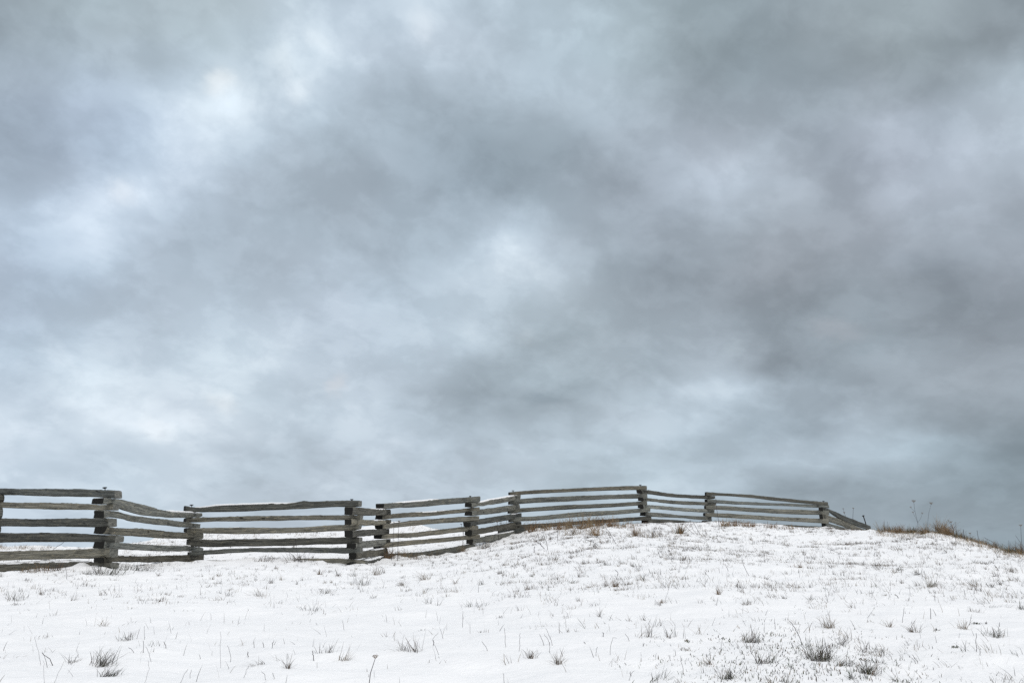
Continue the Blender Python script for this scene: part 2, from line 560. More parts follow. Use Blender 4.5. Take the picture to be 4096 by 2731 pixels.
# drifts and lumps
relief = perlin(MX * .55, MY * .55, 1) * .045 + perlin(MX * 1.7 + 5, MY * 1.7, 2) * .022 + perlin(MX * 4.5, MY * 4.5 + 3, 3) * .010
hump = np.maximum(perlin(MX * 2.6 + 9, MY * 2.6, 5), 0)**1.5 * .05
dots = np.maximum(perlin(MX * 7.5, MY * 7.5, 6) - .25, 0) * .035
H += (relief * 1.25 + hump * (.4 + .6 * sm(9, 20, MY)) + dots * sm(6, 14, MY)) * (1 - far)
# more uneven along the foot of the fence
dmin = np.full(MX.shape, 9.0)
for a, b in zip(J[:-1], J[1:]):
    ab = b - a
    s = np.clip(((MX - a[0]) * ab[0] + (MY - a[1]) * ab[1]) / (ab @ ab), 0, 1)
    dmin = np.minimum(dmin, np.hypot(MX - a[0] - s * ab[0], MY - a[1] - s * ab[1]))
H += np.exp(-(dmin / .5)**2) * (perlin(MX * 3.1, MY * 3.1, 8) * .06 + perlin(MX * 8, MY * 8, 9) * .02)


def gz(x, y):
    x, y = np.asarray(x, float), np.asarray(y, float)
    i = np.clip(np.searchsorted(GX, x) - 1, 0, len(GX) - 2)
    j = np.clip(np.searchsorted(GY, y) - 1, 0, len(GY) - 2)
    u, v = (x - GX[i]) / (GX[i+1] - GX[i]), (y - GY[j]) / (GY[j+1] - GY[j])
    return H[j, i] * (1-u) * (1-v) + H[j, i+1] * u * (1-v) + H[j+1, i] * (1-u) * v + H[j+1, i+1] * u * v


def ground_hit(px, py):
    d = ray(px, py)
    t = np.linspace(4.3, 40, 6000)
    P = EYE[None] + d[None] * t[:, None]
    below = np.nonzero(P[:, 2] < gz(P[:, 0], P[:, 1]))[0]
    return P[below[0]] if len(below) else None


for px, py, rad, dep in [(2570, 2662, .10, .035), (2610, 2656, .07, .02), (3720, 2695, .11, .03), (3605, 2690, .14, .02), (3545, 2610, .10, .02), (3900, 2575, .10, .03), (3690, 2660, .06, .03), (2760, 2675, .12, .03), (3420, 2600, .10, .02), (1900, 2690, .2, .02), (900, 2560, .25, .025), (1250, 2520, .2, .02)]:
    c = ground_hit(px, py)
    H -= dep * np.exp(-((MX - c[0])**2 + ((MY - c[1]) * .7)**2) / rad**2)
ny, nx = MX.shape
ii = np.arange(ny * nx).reshape(ny, nx)
faces = np.stack([ii[:-1, :-1], ii[:-1, 1:], ii[1:, 1:], ii[1:, :-1]], -1).reshape(-1, 4)
me = bpy.data.meshes.new('snow_ground')
V = np.stack([MX, MY, H], -1).reshape(-1, 3)
me.vertices.add(len(V)); me.vertices.foreach_set('co', V.ravel())
me.loops.add(faces.size); me.loops.foreach_set('vertex_index', faces.ravel().astype(np.int32))
me.polygons.add(len(faces)); me.polygons.foreach_set('loop_start', np.arange(0, faces.size, 4, dtype=np.int32))
me.polygons.foreach_set('use_smooth', np.ones(len(faces), bool))
me.update(calc_edges=True)
me.materials.append(M_SNOW)
ground = link(bpy.data.objects.new('snow_ground', me))
tag(ground, 'snow covered hillside rising to a low crest', None, None, 'structure')

# ------------------------------------------------------------------ the zigzag split rail fence
# every rail: (panel, [(column, top, bottom), ...] left to right, width of the visible left end)
RAILS = [
 (1, [(-45,1952,1979),(0,1953,1980),(241,1955,1986),(383,1957,1988),(473,1962,1993)], 8),
 (1, [(-40,2006,2031),(0,2007,2032),(241,2011,2037),(383,2017,2039),(465,2020,2040)], 8),
 (1, [(-48,2072,2104),(0,2073,2105),(270,2074,2106),(454,2072,2106)], 8),
 (1, [(-40,2131,2171),(0,2131,2170),(270,2131,2167),(383,2136,2167),(481,2142,2168)], 8),
 (1, [(-45,2206,2243),(0,2204,2242),(270,2197,2235),(458,2192,2229)], 8),
 (1, [(-42,2258,2296),(0,2256,2294),(150,2249,2290),(270,2246,2280),(460,2250,2270)], 8),
 (2, [(382,1990,2014),(422,1992,2015),(460,1995,2026),(511,2006,2044),(564,2019,2058),(645,2041,2067),(725,2047,2070),(799,2052,2066)], 38),
 (2, [(386,2041,2070),(425,2041,2067),(537,2063,2086),(645,2075,2099),(725,2086,2107),(793,2096,2109)], 36),
 (2, [(389,2106,2133),(457,2111,2138),(564,2114,2146),(658,2124,2152),(725,2129,2154),(803,2131,2154)], 36),
 (2, [(384,2165,2191),(457,2169,2195),(564,2176,2200),(671,2181,2204),(738,2181,2204),(804,2190,2204)], 38),
 (2, [(383,2228,2249),(457,2221,2247),(564,2223,2248),(671,2220,2247),(805,2219,2243)], 38),
 (3, [(727,2024,2045),(754,2027,2047),(901,2019,2047),(1048,2014,2041),(1200,2007,2035),(1222,2003,2034),(1240,2005,2032),(1314,2003,2028),(1443,2001,2024)], 27),
 (3, [(728,2072,2087),(887,2067,2085),(1021,2063,2083),(1200,2061,2080),(1314,2060,2079),(1448,2061,2077)], 27),
 (3, [(727,2112,2128),(834,2110,2133),(1021,2109,2134),(1200,2108,2130),(1287,2101,2127),(1442,2097,2116)], 30),
 (3, [(736,2156,2183),(834,2157,2187),(1021,2154,2184),(1200,2152,2180),(1287,2149,2177),(1444,2147,2171)], 24),
 (3, [(744,2207,2219),(834,2199,2216),(968,2192,2209),(1200,2189,2208),(1448,2191,2212)], 20),
 (3, [(741,2243,2262),(834,2239,2263),(933,2241,2262),(1100,2238,2258),(1245,2233,2256),(1341,2232,2254),(1467,2240,2258)], 25),
 (4, [(1391,2026,2058),(1415,2027,2059),(1448,2031,2061),(1500,2035,2061),(1554,2037,2058)], 24),
 (4, [(1390,2075,2097),(1448,2078,2101),(1500,2080,2100),(1555,2079,2092)], 34),
 (4, [(1391,2121,2147),(1448,2118,2144),(1547,2114,2134)], 30),
 (4, [(1403,2173,2192),(1448,2165,2191),(1550,2155,2176)], 28),
 (4, [(1406,2212,2235),(1461,2202,2229),(1542,2191,2212)], 28),
 (4, [(1400,2248,2270),(1470,2238,2262),(1545,2220,2246)], 20),
 (5, [(1512,2013,2034),(1533,2012,2034),(1658,2004,2028),(1762,1995,2019),(1913,1985,2007)], 20),
 (5, [(1507,2061,2076),(1533,2059,2076),(1599,2051,2070),(1718,2046,2063),(1822,2037,2052),(1914,2028,2043)], 22),
 (5, [(1506,2096,2115),(1533,2095,2114),(1658,2080,2101),(1762,2072,2092),(1911,2063,2083)], 25),
 (5, [(1502,2138,2153),(1533,2135,2153),(1658,2129,2147),(1777,2115,2134),(1907,2101,2117)], 27),
 (5, [(1499,2180,2192),(1539,2171,2189),(1658,2159,2177),(1777,2149,2166),(1914,2137,2151)], 27),
 (5, [(1502,2213,2232),(1599,2211,2229),(1688,2206,2228),(1777,2193,2217),(1893,2175,2194)], 17),
 (6, [(1869,2010,2027),(1890,2010,2026),(1956,1998,2018),(2015,1988,2008),(2075,1978,1994)], 21),
 (6, [(1868,2043,2061),(1956,2032,2055),(2020,2023,2046),(2071,2016,2037)], 21),
 (6, [(1863,2087,2105),(1890,2081,2101),(1971,2067,2089),(2077,2052,2068)], 26),
 (6, [(1870,2119,2140),(1890,2117,2138),(1971,2104,2125),(2076,2086,2108)], 20),
 (6, [(1874,2156,2174),(1896,2153,2172),(1971,2138,2163),(2045,2123,2140),(2075,2116,2130)], 20),
 (7, [(2032,1968,1979),(2158,1959,1974),(2307,1952,1966),(2456,1945,1961),(2588,1943,1957)], 8),
 (7, [(2031,2000,2016),(2099,1993,2013),(2248,1985,2006),(2426,1979,1996),(2590,1974,1991)], 10),
 (7, [(2029,2038,2052),(2099,2031,2047),(2248,2020,2038),(2426,2013,2029),(2589,2003,2017)], 10),
 (7, [(2032,2071,2086),(2158,2062,2080),(2307,2048,2067),(2456,2040,2058),(2602,2031,2044)], 10),
 (7, [(2036,2102,2116),(2158,2093,2110),(2307,2083,2098),(2456,2073,2088),(2606,2064,2076)], 12),
 (7, [(1990,2120,2138),(2158,2109,2125),(2307,2106,2120),(2456,2100,2114),(2598,2092,2108)], 6),
 (8, [(2552,1959,1971),(2589,1960,1976),(2679,1973,1987),(2755,1978,1992),(2855,1984,1994)], 20),
 (8, [(2556,1989,2002),(2602,1993,2005),(2704,2002,2016),(2781,2005,2019),(2858,2011,2020)], 20),
 (8, [(2556,2018,2032),(2602,2019,2034),(2704,2028,2043),(2852,2038,2049)], 20),
 (8, [(2566,2047,2061),(2602,2048,2066),(2640,2051,2068),(2704,2058,2070),(2842,2067,2081)], 18),
 (8, [(2573,2076,2093),(2602,2075,2096),(2704,2079,2096),(2755,2084,2098),(2839,2096,2108)], 18),
 (9, [(2818,1968,1981),(2847,1969,1982),(2985,1977,1989),(3100,1988,2002),(3198,1998,2011),(3313,2009,2019)], 8),
 (9, [(2817,1996,2008),(2985,2006,2018),(3049,2009,2020),(3198,2015,2026),(3317,2021,2030)], 13),
 (9, [(2815,2022,2034),(2883,2022,2039),(3010,2030,2047),(3108,2035,2053),(3317,2042,2058)], 9),
 (9, [(2811,2051,2063),(2883,2052,2069),(3010,2059,2076),(3079,2064,2080),(3317,2076,2092)], 10),
 (9, [(2805,2082,2094),(2934,2089,2101),(3100,2096,2112),(3328,2108,2124)], 10),
 (10, [(3279,2028,2041),(3299,2031,2044),(3376,2063,2084),(3480,2104,2120)], 17),
 (10, [(3282,2056,2074),(3317,2062,2086),(3406,2097,2119),(3482,2129,2141)], 15),
 (10, [(3290,2090,2110),(3317,2094,2119),(3421,2126,2148),(3470,2143,2160)], 15),
 (10, [(3462,2117,2129),(3472,2117,2130),(3484,2119,2130)], 4),
]


def hermite(xs, ys, q):
    xs, ys = np.asarray(xs, float), np.asarray(ys, float)
    m = np.gradient(ys, xs) if len(xs) > 2 else np.full(len(xs), (ys[-1] - ys[0]) / (xs[-1] - xs[0]))
    i = np.clip(np.searchsorted(xs, q) - 1, 0, len(xs) - 2)
    h = xs[i+1] - xs[i]; t = (q - xs[i]) / h
    return ys[i] * (2*t**3 - 3*t**2 + 1) + m[i] * h * (t**3 - 2*t**2 + t) + ys[i+1] * (-2*t**3 + 3*t**2) + m[i+1] * h * (t**3 - t**2)


fence = empty('split_rail_fence', (J[5][0], J[5][1], float(gz(J[5][0], J[5][1]))))
tag(fence, 'weathered grey zigzag split rail fence climbing over the snowy crest', 'fence')
FORG = np.array(fence.location)
RAILINFO = []


def plane_pt(px, py, a, b):
    nrm = np.array([b[1] - a[1], -(b[0] - a[0]), 0.0])
    d = ray(px, py)
    t = (np.array([a[0], a[1], 0]) - EYE) @ nrm / (d @ nrm)
    return EYE + d * t


def section(r):
    """corners of a split rail seen end on, x = towards the viewer, y = up"""
    c = [(.72 + .28*r.random(), 1.0), (1.0, .55 + .4*r.random()), (1.0, -.45 - .4*r.random()), (.45 + .5*r.random(), -1.0),
         (-.85 - .15*r.random(), -.95 + .2*r.random()), (-.80 - .2*r.random(), .80 + .2*r.random())]
    pts = []
    for k in range(len(c)):
        p, q = np.array(c[k]), np.array(c[(k+1) % len(c)])
        L = np.linalg.norm(q - p)
        n = max(1, int(round(L / .34)))
        for s in range(n):
            pts.append(p + (q - p) * (s + .12) / n)
    return np.array(pts)


def build_rail(idx, panel, ctrl, endpx):
    r = np.random.default_rng(100 + idx)
    a, b = J[panel-1], J[panel]
    dirv = np.array([*(b - a), 0.0]); dirv /= np.linalg.norm(dirv)
    nrm = np.array([dirv[1], -dirv[0], 0.0])
    if nrm @ (EYE - np.array([*a, 1.6])) < 0:
        nrm = -nrm
    ctrl = [(x, t - (1.0 if i in (0, len(ctrl)-1) else 0), bt + (1.8 if i in (0, len(ctrl)-1) else 0)) for i, (x, t, bt) in enumerate(ctrl)]
    tops = [plane_pt(x, t, a, b) for x, t, _ in ctrl]
    bots = [plane_pt(x, bt, a, b) for x, _, bt in ctrl]
    o3 = np.array([a[0], a[1], 0.0])
    s = np.array([((t + q) / 2 - o3) @ dirv for t, q in zip(tops, bots)])
    zt, zb = np.array([t[2] for t in tops]), np.array([q[2] for q in bots])
    L = s[-1] - s[0]
    n = max(12, int(L / .055))
    q = np.linspace(s[0], s[-1], n)
    ZT, ZB = hermite(s, zt, q), hermite(s, zb, q)
    sec = section(r)
    sec[:, 1] = (sec[:, 1] - sec[:, 1].min()) / np.ptp(sec[:, 1]) * 2 - 1
    m = len(sec)
    hmean = float(np.mean(ZT - ZB))
    width = max(.115, hmean * (.95 + .25 * r.random())) if panel < 10 else .09
    eY = J[panel-1][1]
    shear = endpx * eY / FPX * 1.0
    verts, uvs = [], []
    per = np.r_[0, np.cumsum(np.linalg.norm(np.diff(np.vstack([sec, sec[:1]]), axis=0), axis=1))] * hmean / 2
    tw0, tw1 = r.normal() * .10, r.normal() * .10
    rs = .10 + .5 * r.random()
    for k in range(n):
        f = k / (n - 1)
        sc = 1.0
        e = min(q[k] - q[0], q[-1] - q[k])
        if e < .012:
            sc = .95
        wob = mnoise.noise(Vector((q[k] * 1.3, idx * 3.7, 0))) * .018
        wv = width * (1 + .14 * mnoise.noise(Vector((q[k] * 2.0, idx * 1.9, 5))))
        tw = tw0 + (tw1 - tw0) * f
        for j in range(m):
            ax, ay = sec[j]
            axr = ax + tw * ay * .6
            x = axr * wv / 2 * sc + wob
            zc, hh = (ZT[k] + ZB[k]) / 2, (ZT[k] - ZB[k]) / 2
            z = zc + ay * hh * sc
            lo = mnoise.noise(Vector((q[k] * 2.2, j * .35 + idx * 7.1, 1))) * .011
            hi = mnoise.noise(Vector((q[k] * 9.0, j * 1.3 + idx * 5.3, 2))) * .003
            if ay > .75:
                hi += abs(mnoise.noise(Vector((q[k] * 26.0, idx * 2.3, 3)))) * .014 - .004
            dz = (lo + hi) * (1 if ay > 0 else -1) * min(1, abs(ay) + .2)
            ss = q[k]
            if ss - q[0] < .7:
                ss += shear * (axr + 1) / 2 * (1 - (ss - q[0]) / .7)
            if q[-1] - q[k] < .4:
                ss += (ay * .03 * (rs - .3) - (axr + 1) * .02 * rs) * (1 - (q[-1] - q[k]) / .4)
            p = o3 + dirv * ss + nrm * (x + (lo + hi) * axr) + np.array([0, 0, z + dz])
            verts.append(p)
            uvs.append((q[k], per[j]))
    faces, fm = [], []
    for k in range(n - 1):
        for j in range(m):
            j2 = (j + 1) % m
            faces.append((k*m + j, k*m + j2, (k+1)*m + j2, (k+1)*m + j)); fm.append(0)
    faces.append(tuple(range(m))); fm.append(1)
    faces.append(tuple((n-1)*m + j for j in range(m-1, -1, -1))); fm.append(2)
    o = make_mesh('rail', verts, faces, [M_WOOD, M_END, M_CUT], fence, FORG, smooth=True, uvs=uvs, fmat=fm)
    o.data.set_sharp_from_angle(angle=R(32))
    RAILINFO.append(dict(o=o, dirv=dirv, nrm=nrm, o3=o3, s=s, zt=zt, zb=zb, width=width, panel=panel, a=a, b=b))
    return o


for i, (pn, ctrl, e) in enumerate(RAILS):
    build_rail(i, pn, ctrl, e)


def corner_post_rails():
    """right-hand ends of the rails of the neighbouring panel, just inside the left edge"""
    Y = 19.4
    b = at(6, 2040, Y)
    a = b + np.array([-2.0, -2.6, 0.0])
    dv = (b - a); dv[2] = 0; dv /= np.linalg.norm(dv)
    nv = np.array([dv[1], -dv[0], 0])
    for k, (t, q) in enumerate([(1979, 2008), (2031, 2074), (2104, 2132), (2169, 2205)]):
        z1, z0 = at(6, t, Y)[2], at(6, q, Y)[2]
        verts, faces, uvs = [], [], []
        n, m = 24, 8
        for i in range(n):
            f = i / (n - 1)
            c = a + (b - a) * f
            for j in range(m):
                an = 2 * math.pi * (j + .5) / m
                cx, cz = max(-.9, min(.9, 1.2 * math.cos(an))), max(-1, min(1, 1.25 * math.sin(an)))
                wob = mnoise.noise(Vector((f * 6, k * 3.1, j * .5))) * .008
                p = c + nv * (cx * .075 + wob)
                p[2] = (z0 + z1) / 2 + cz * (z1 - z0) / 2 + wob
                verts.append(p); uvs.append((f * 3.3, j * .045))
        for i in range(n - 1):
            for j in range(m):
                j2 = (j + 1) % m
                faces.append((i*m + j, i*m + j2, (i+1)*m + j2, (i+1)*m + j))
        fm = [0] * len(faces) + [1, 1]
        faces += [tuple(range(m)), tuple((n-1)*m + j for j in range(m-1, -1, -1))]
        make_mesh('rail', verts, faces, [M_WOOD, M_END], fence, FORG, uvs=uvs, fmat=fm).data.set_sharp_from_angle(angle=R(32))


corner_post_rails()

# snow lying on rails: (rail number, from column, to column, thickness, how far towards the front)
for ri, x0, x1, th, fr in [(6, 640, 790, .022, .35), (11, 780, 1190, .020, .45), (23, 1566, 1752, .020, .2), (29, 1924, 2066, .020, .2), (29, 1903, 1950, .016, .3), (17, 1474, 1536, .014, .2),
                           (5, -30, 380, .030, .3), (9, 690, 800, .014, .4), (22, 1440, 1530, .035, .4), (24, 1655, 1800, .012, .3), (31, 2040, 2070, .02, .2), (16, 900, 1240, .03, .2),
                           (18, 1480, 1530, .014, .3), (21, 1480, 1538, .016, .3), (10, 470, 520, .012, .4), (33, 1980, 2060, .018, .3)]:
    I = RAILINFO[ri]
    s0 = (plane_pt(x0, 2100, I['a'], I['b']) - I['o3']) @ I['dirv']
    s1 = (plane_pt(x1, 2100, I['a'], I['b']) - I['o3']) @ I['dirv']
    n = max(8, int((s1 - s0) / .04))
    verts, faces = [], []
    for k in range(n):
        q = s0 + (s1 - s0) * k / (n - 1)
        z = float(hermite(I['s'], I['zt'], np.array([q]))[0])
        env = min(1, 5 * k / (n - 1), 5 * (1 - k / (n - 1)))
        h = th * (.35 + .65 * env) * (1 + .6 * mnoise.noise(Vector((q * 6, ri, 0))))
        w = I['width'] * .40 * (.5 + .5 * env) * (1 + .35 * mnoise.noise(Vector((q * 5, ri, 4))))
        cx = fr * I['width'] * .3
        for (u, v) in ((1, -.012), (.92, h * .6), (.4, h), (-.5, h), (-.95, h * .5), (-1, -.012)):
            p = I['o3'] + I['dirv'] * q + I['nrm'] * (cx + u * w)
            verts.append(p + np.array([0, 0, z + v]))
    for k in range(n - 1):
        for j in range(6):
            j2 = (j + 1) % 6
            faces.append((k*6 + j, k*6 + j2, (k+1)*6 + j2, (k+1)*6 + j))
    faces += [tuple(range(6)), tuple((n-1)*6 + j for j in range(5, -1, -1))]
    sn = make_mesh('snow_cap', verts, faces, [M_SNOW], I['o'], FORG)


def tube(pts, rad, sides=6, cap=True):
    pts = [np.asarray(p, float) for p in pts]
    verts, faces = [], []
    n = len(pts)
    rad = np.broadcast_to(np.asarray(rad, float), (n,)) if np.ndim(rad) == 0 or len(np.atleast_1d(rad)) != n else np.asarray(rad, float)
    for k in range(n):
        d = pts[min(k+1, n-1)] - pts[max(k-1, 0)]
        d /= np.linalg.norm(d) + 1e-9
        u = np.cross(d, [0.3, 1, 0.1]); u /= np.linalg.norm(u) + 1e-9
        v = np.cross(d, u)
        for j in range(sides):
            an = 2 * math.pi * j / sides
            verts.append(pts[k] + (u * math.cos(an) + v * math.sin(an)) * rad[k])
    for k in range(n - 1):
        for j in range(sides):
            j2 = (j + 1) % sides
            faces.append((k*sides + j, k*sides + j2, (k+1)*sides + j2, (k+1)*sides + j))
    if cap:
        faces += [tuple(range(sides - 1, -1, -1)), tuple((n-1)*sides + j for j in range(sides))]
    return verts, faces


def join(parts):
    V, F = [], []
    for v, f in parts:
        o = len(V)
        V += list(v)
        F += [tuple(i + o for i in q) for q in f]
    return V, F


# iron spikes driven through the corners
for px, top, bot, hw, pn, ends in [(419, 1949, 1962, 9.5, 1, 0), (766, 2018, 2030, 8, 3, 0), (1407, 1996, 2006, 7, 3, 0), (2052, 1961, 1972, 6, 7, 0), (2561, 1938, 1948, 6, 7, 0),
                                   (1881, 1983, 1990, 5, 5, 0), (3294, 2003, 2014, 5, 9, 0), (3453, 2062, 2112, 5, 10, 15)]:
    a, b = J[pn-1], J[pn]
    T, B = plane_pt(px, top, a, b), plane_pt(px + ends, bot, a, b)
    Y = T[1]
    r = max(.008, .9 * Y / FPX) if not ends else .017
    hr = hw * Y / FPX
    ax = (T - B) / np.linalg.norm(T - B)
    sh = [B - ax * .05, B + (T - B) * .5 + np.array([.006, 0, 0]), T - ax * .004]
    head = [T - ax * .020, T - ax * .012, T, T + ax * .004]
    v, f = join([tube(sh, r, 8), tube(head, [r * 1.1, hr * .8, hr, hr * .8], 10)])
    sp = make_mesh('iron_spike', v, f, [M_IRON], fence, FORG)
    if ends:
        sp['label'] = 'long bent iron spike standing at the low right end'

# ------------------------------------------------------------------ plants
PAL = dict(tan=(.30, .235, .15), brown=(.16, .105, .06), orange=(.25, .155, .08), dark=(.045, .038, .042), green=(.055, .072, .032), grey=(.16, .132, .105), twig=(.030, .020, .026))


def blade_mesh(base, L, W, heading, lean, curl, colr, r):
    """base (N,3); every blade is a narrow bent strip of three pieces"""
    N = len(base)
    hx, hy = np.cos(heading), np.sin(heading)
    h = np.stack([hx, hy, np.zeros(N)], -1)
    up = np.array([0, 0, 1.0])
    dv = up[None] * np.cos(lean)[:, None] + h * np.sin(lean)[:, None]
    cv = h * curl[:, None] - up[None] * (curl * .45)[:, None]
    wa = r.uniform(0, math.pi, N)
    wd = np.stack([np.cos(wa), np.sin(wa) * .5, np.zeros(N)], -1)
    V = np.zeros((N, 7, 3))
    for k, (f, w) in enumerate(((0, 1.0), (.38, .9), (.75, .6))):
        p = base + (dv * f + cv * f * f) * L[:, None]
        V[:, 2*k] = p - wd * (W * w / 2)[:, None]
        V[:, 2*k+1] = p + wd * (W * w / 2)[:, None]
    V[:, 6] = base + (dv + cv) * L[:, None]
    o = (np.arange(N) * 7)[:, None]
    Q = np.concatenate([o + np.array([0, 1, 3, 2]), o + np.array([2, 3, 5, 4])]).tolist()
    T = (o + np.array([4, 5, 6])).tolist()
    C = np.repeat(np.c_[colr, np.ones(N)], 7, axis=0)
    return V.reshape(-1, 3), [tuple(q) for q in Q] + [tuple(q) for q in T], C


def pick_cols(names, N, r):
    P = np.array([PAL[n] for n in names])
    c = P[r.integers(0, len(P), N)]
    return c * r.uniform(.65, 1.35, (N, 1))


def spot(px, py, Y=None):
    p = ground_hit(px, py)
    if p is None or Y is not None:
        for k in range(60):
            if p is not None:
                break
            p = ground_hit(px, py + k * 1.5)
    if Y is not None:
        p = at(px, py, Y)
        p[2] = float(gz(p[0], p[1]))
    return p


def tuft(px, py, hpx, wpx, lean, cols, n, label, curl=.25, Y=None, stiff=.35, wmul=1.0, name='grass_tuft', group='grass tufts poking through the snow'):
    if wpx >= 90 or py < 2150:
        n = int(n * 1.5)
    r = np.random.default_rng(int(px * 7 + py * 13))
    c = spot(px, py, Y)
    k = c[1] / FPX
    h, w = hpx * k, wpx * k
    bx = c[0] + r.normal(0, .19, n) * w
    by = c[1] + r.normal(0, .25, n) * max(w * .8, .05)
    base = np.stack([bx, by, gz(bx, by) - .008], -1)
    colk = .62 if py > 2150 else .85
    bx = bx + np.where(r.random(n) < .35, r.normal(0, .35) * w, 0)
    base[:, 0] = bx; base[:, 2] = gz(bx, by) - .008
    lean = lean + r.normal(0, .22)
    side = (bx - c[0]) / (w * .5 + 1e-6)
    L = h * (.30 + .95 * r.beta(1.3, 2.0, n)) * 1.25
    ln = lean + side * .22 + r.normal(0, stiff * 1.15, n)       # signed, + leans to the right
    ln = np.where(r.random(n) < .16, np.sign(ln) * r.uniform(.9, 1.35, n), ln)
    heading = np.where(ln >= 0, 0.0, math.pi) + r.normal(0, .9, n)
    if py < 2300:
        wmul = wmul * 1.45
    W = r.uniform(.0021, .0040, n) * wmul * (1 + .04 * max(0, c[1] - 8))
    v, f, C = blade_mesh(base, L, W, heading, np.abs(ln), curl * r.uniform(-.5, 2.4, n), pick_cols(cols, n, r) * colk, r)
    o = make_mesh(name, v, f, [M_PLANT], None, c, tint=C)
    tag(o, label, 'grass tuft', group, 'stuff' if wpx >= 90 else None)
    return o


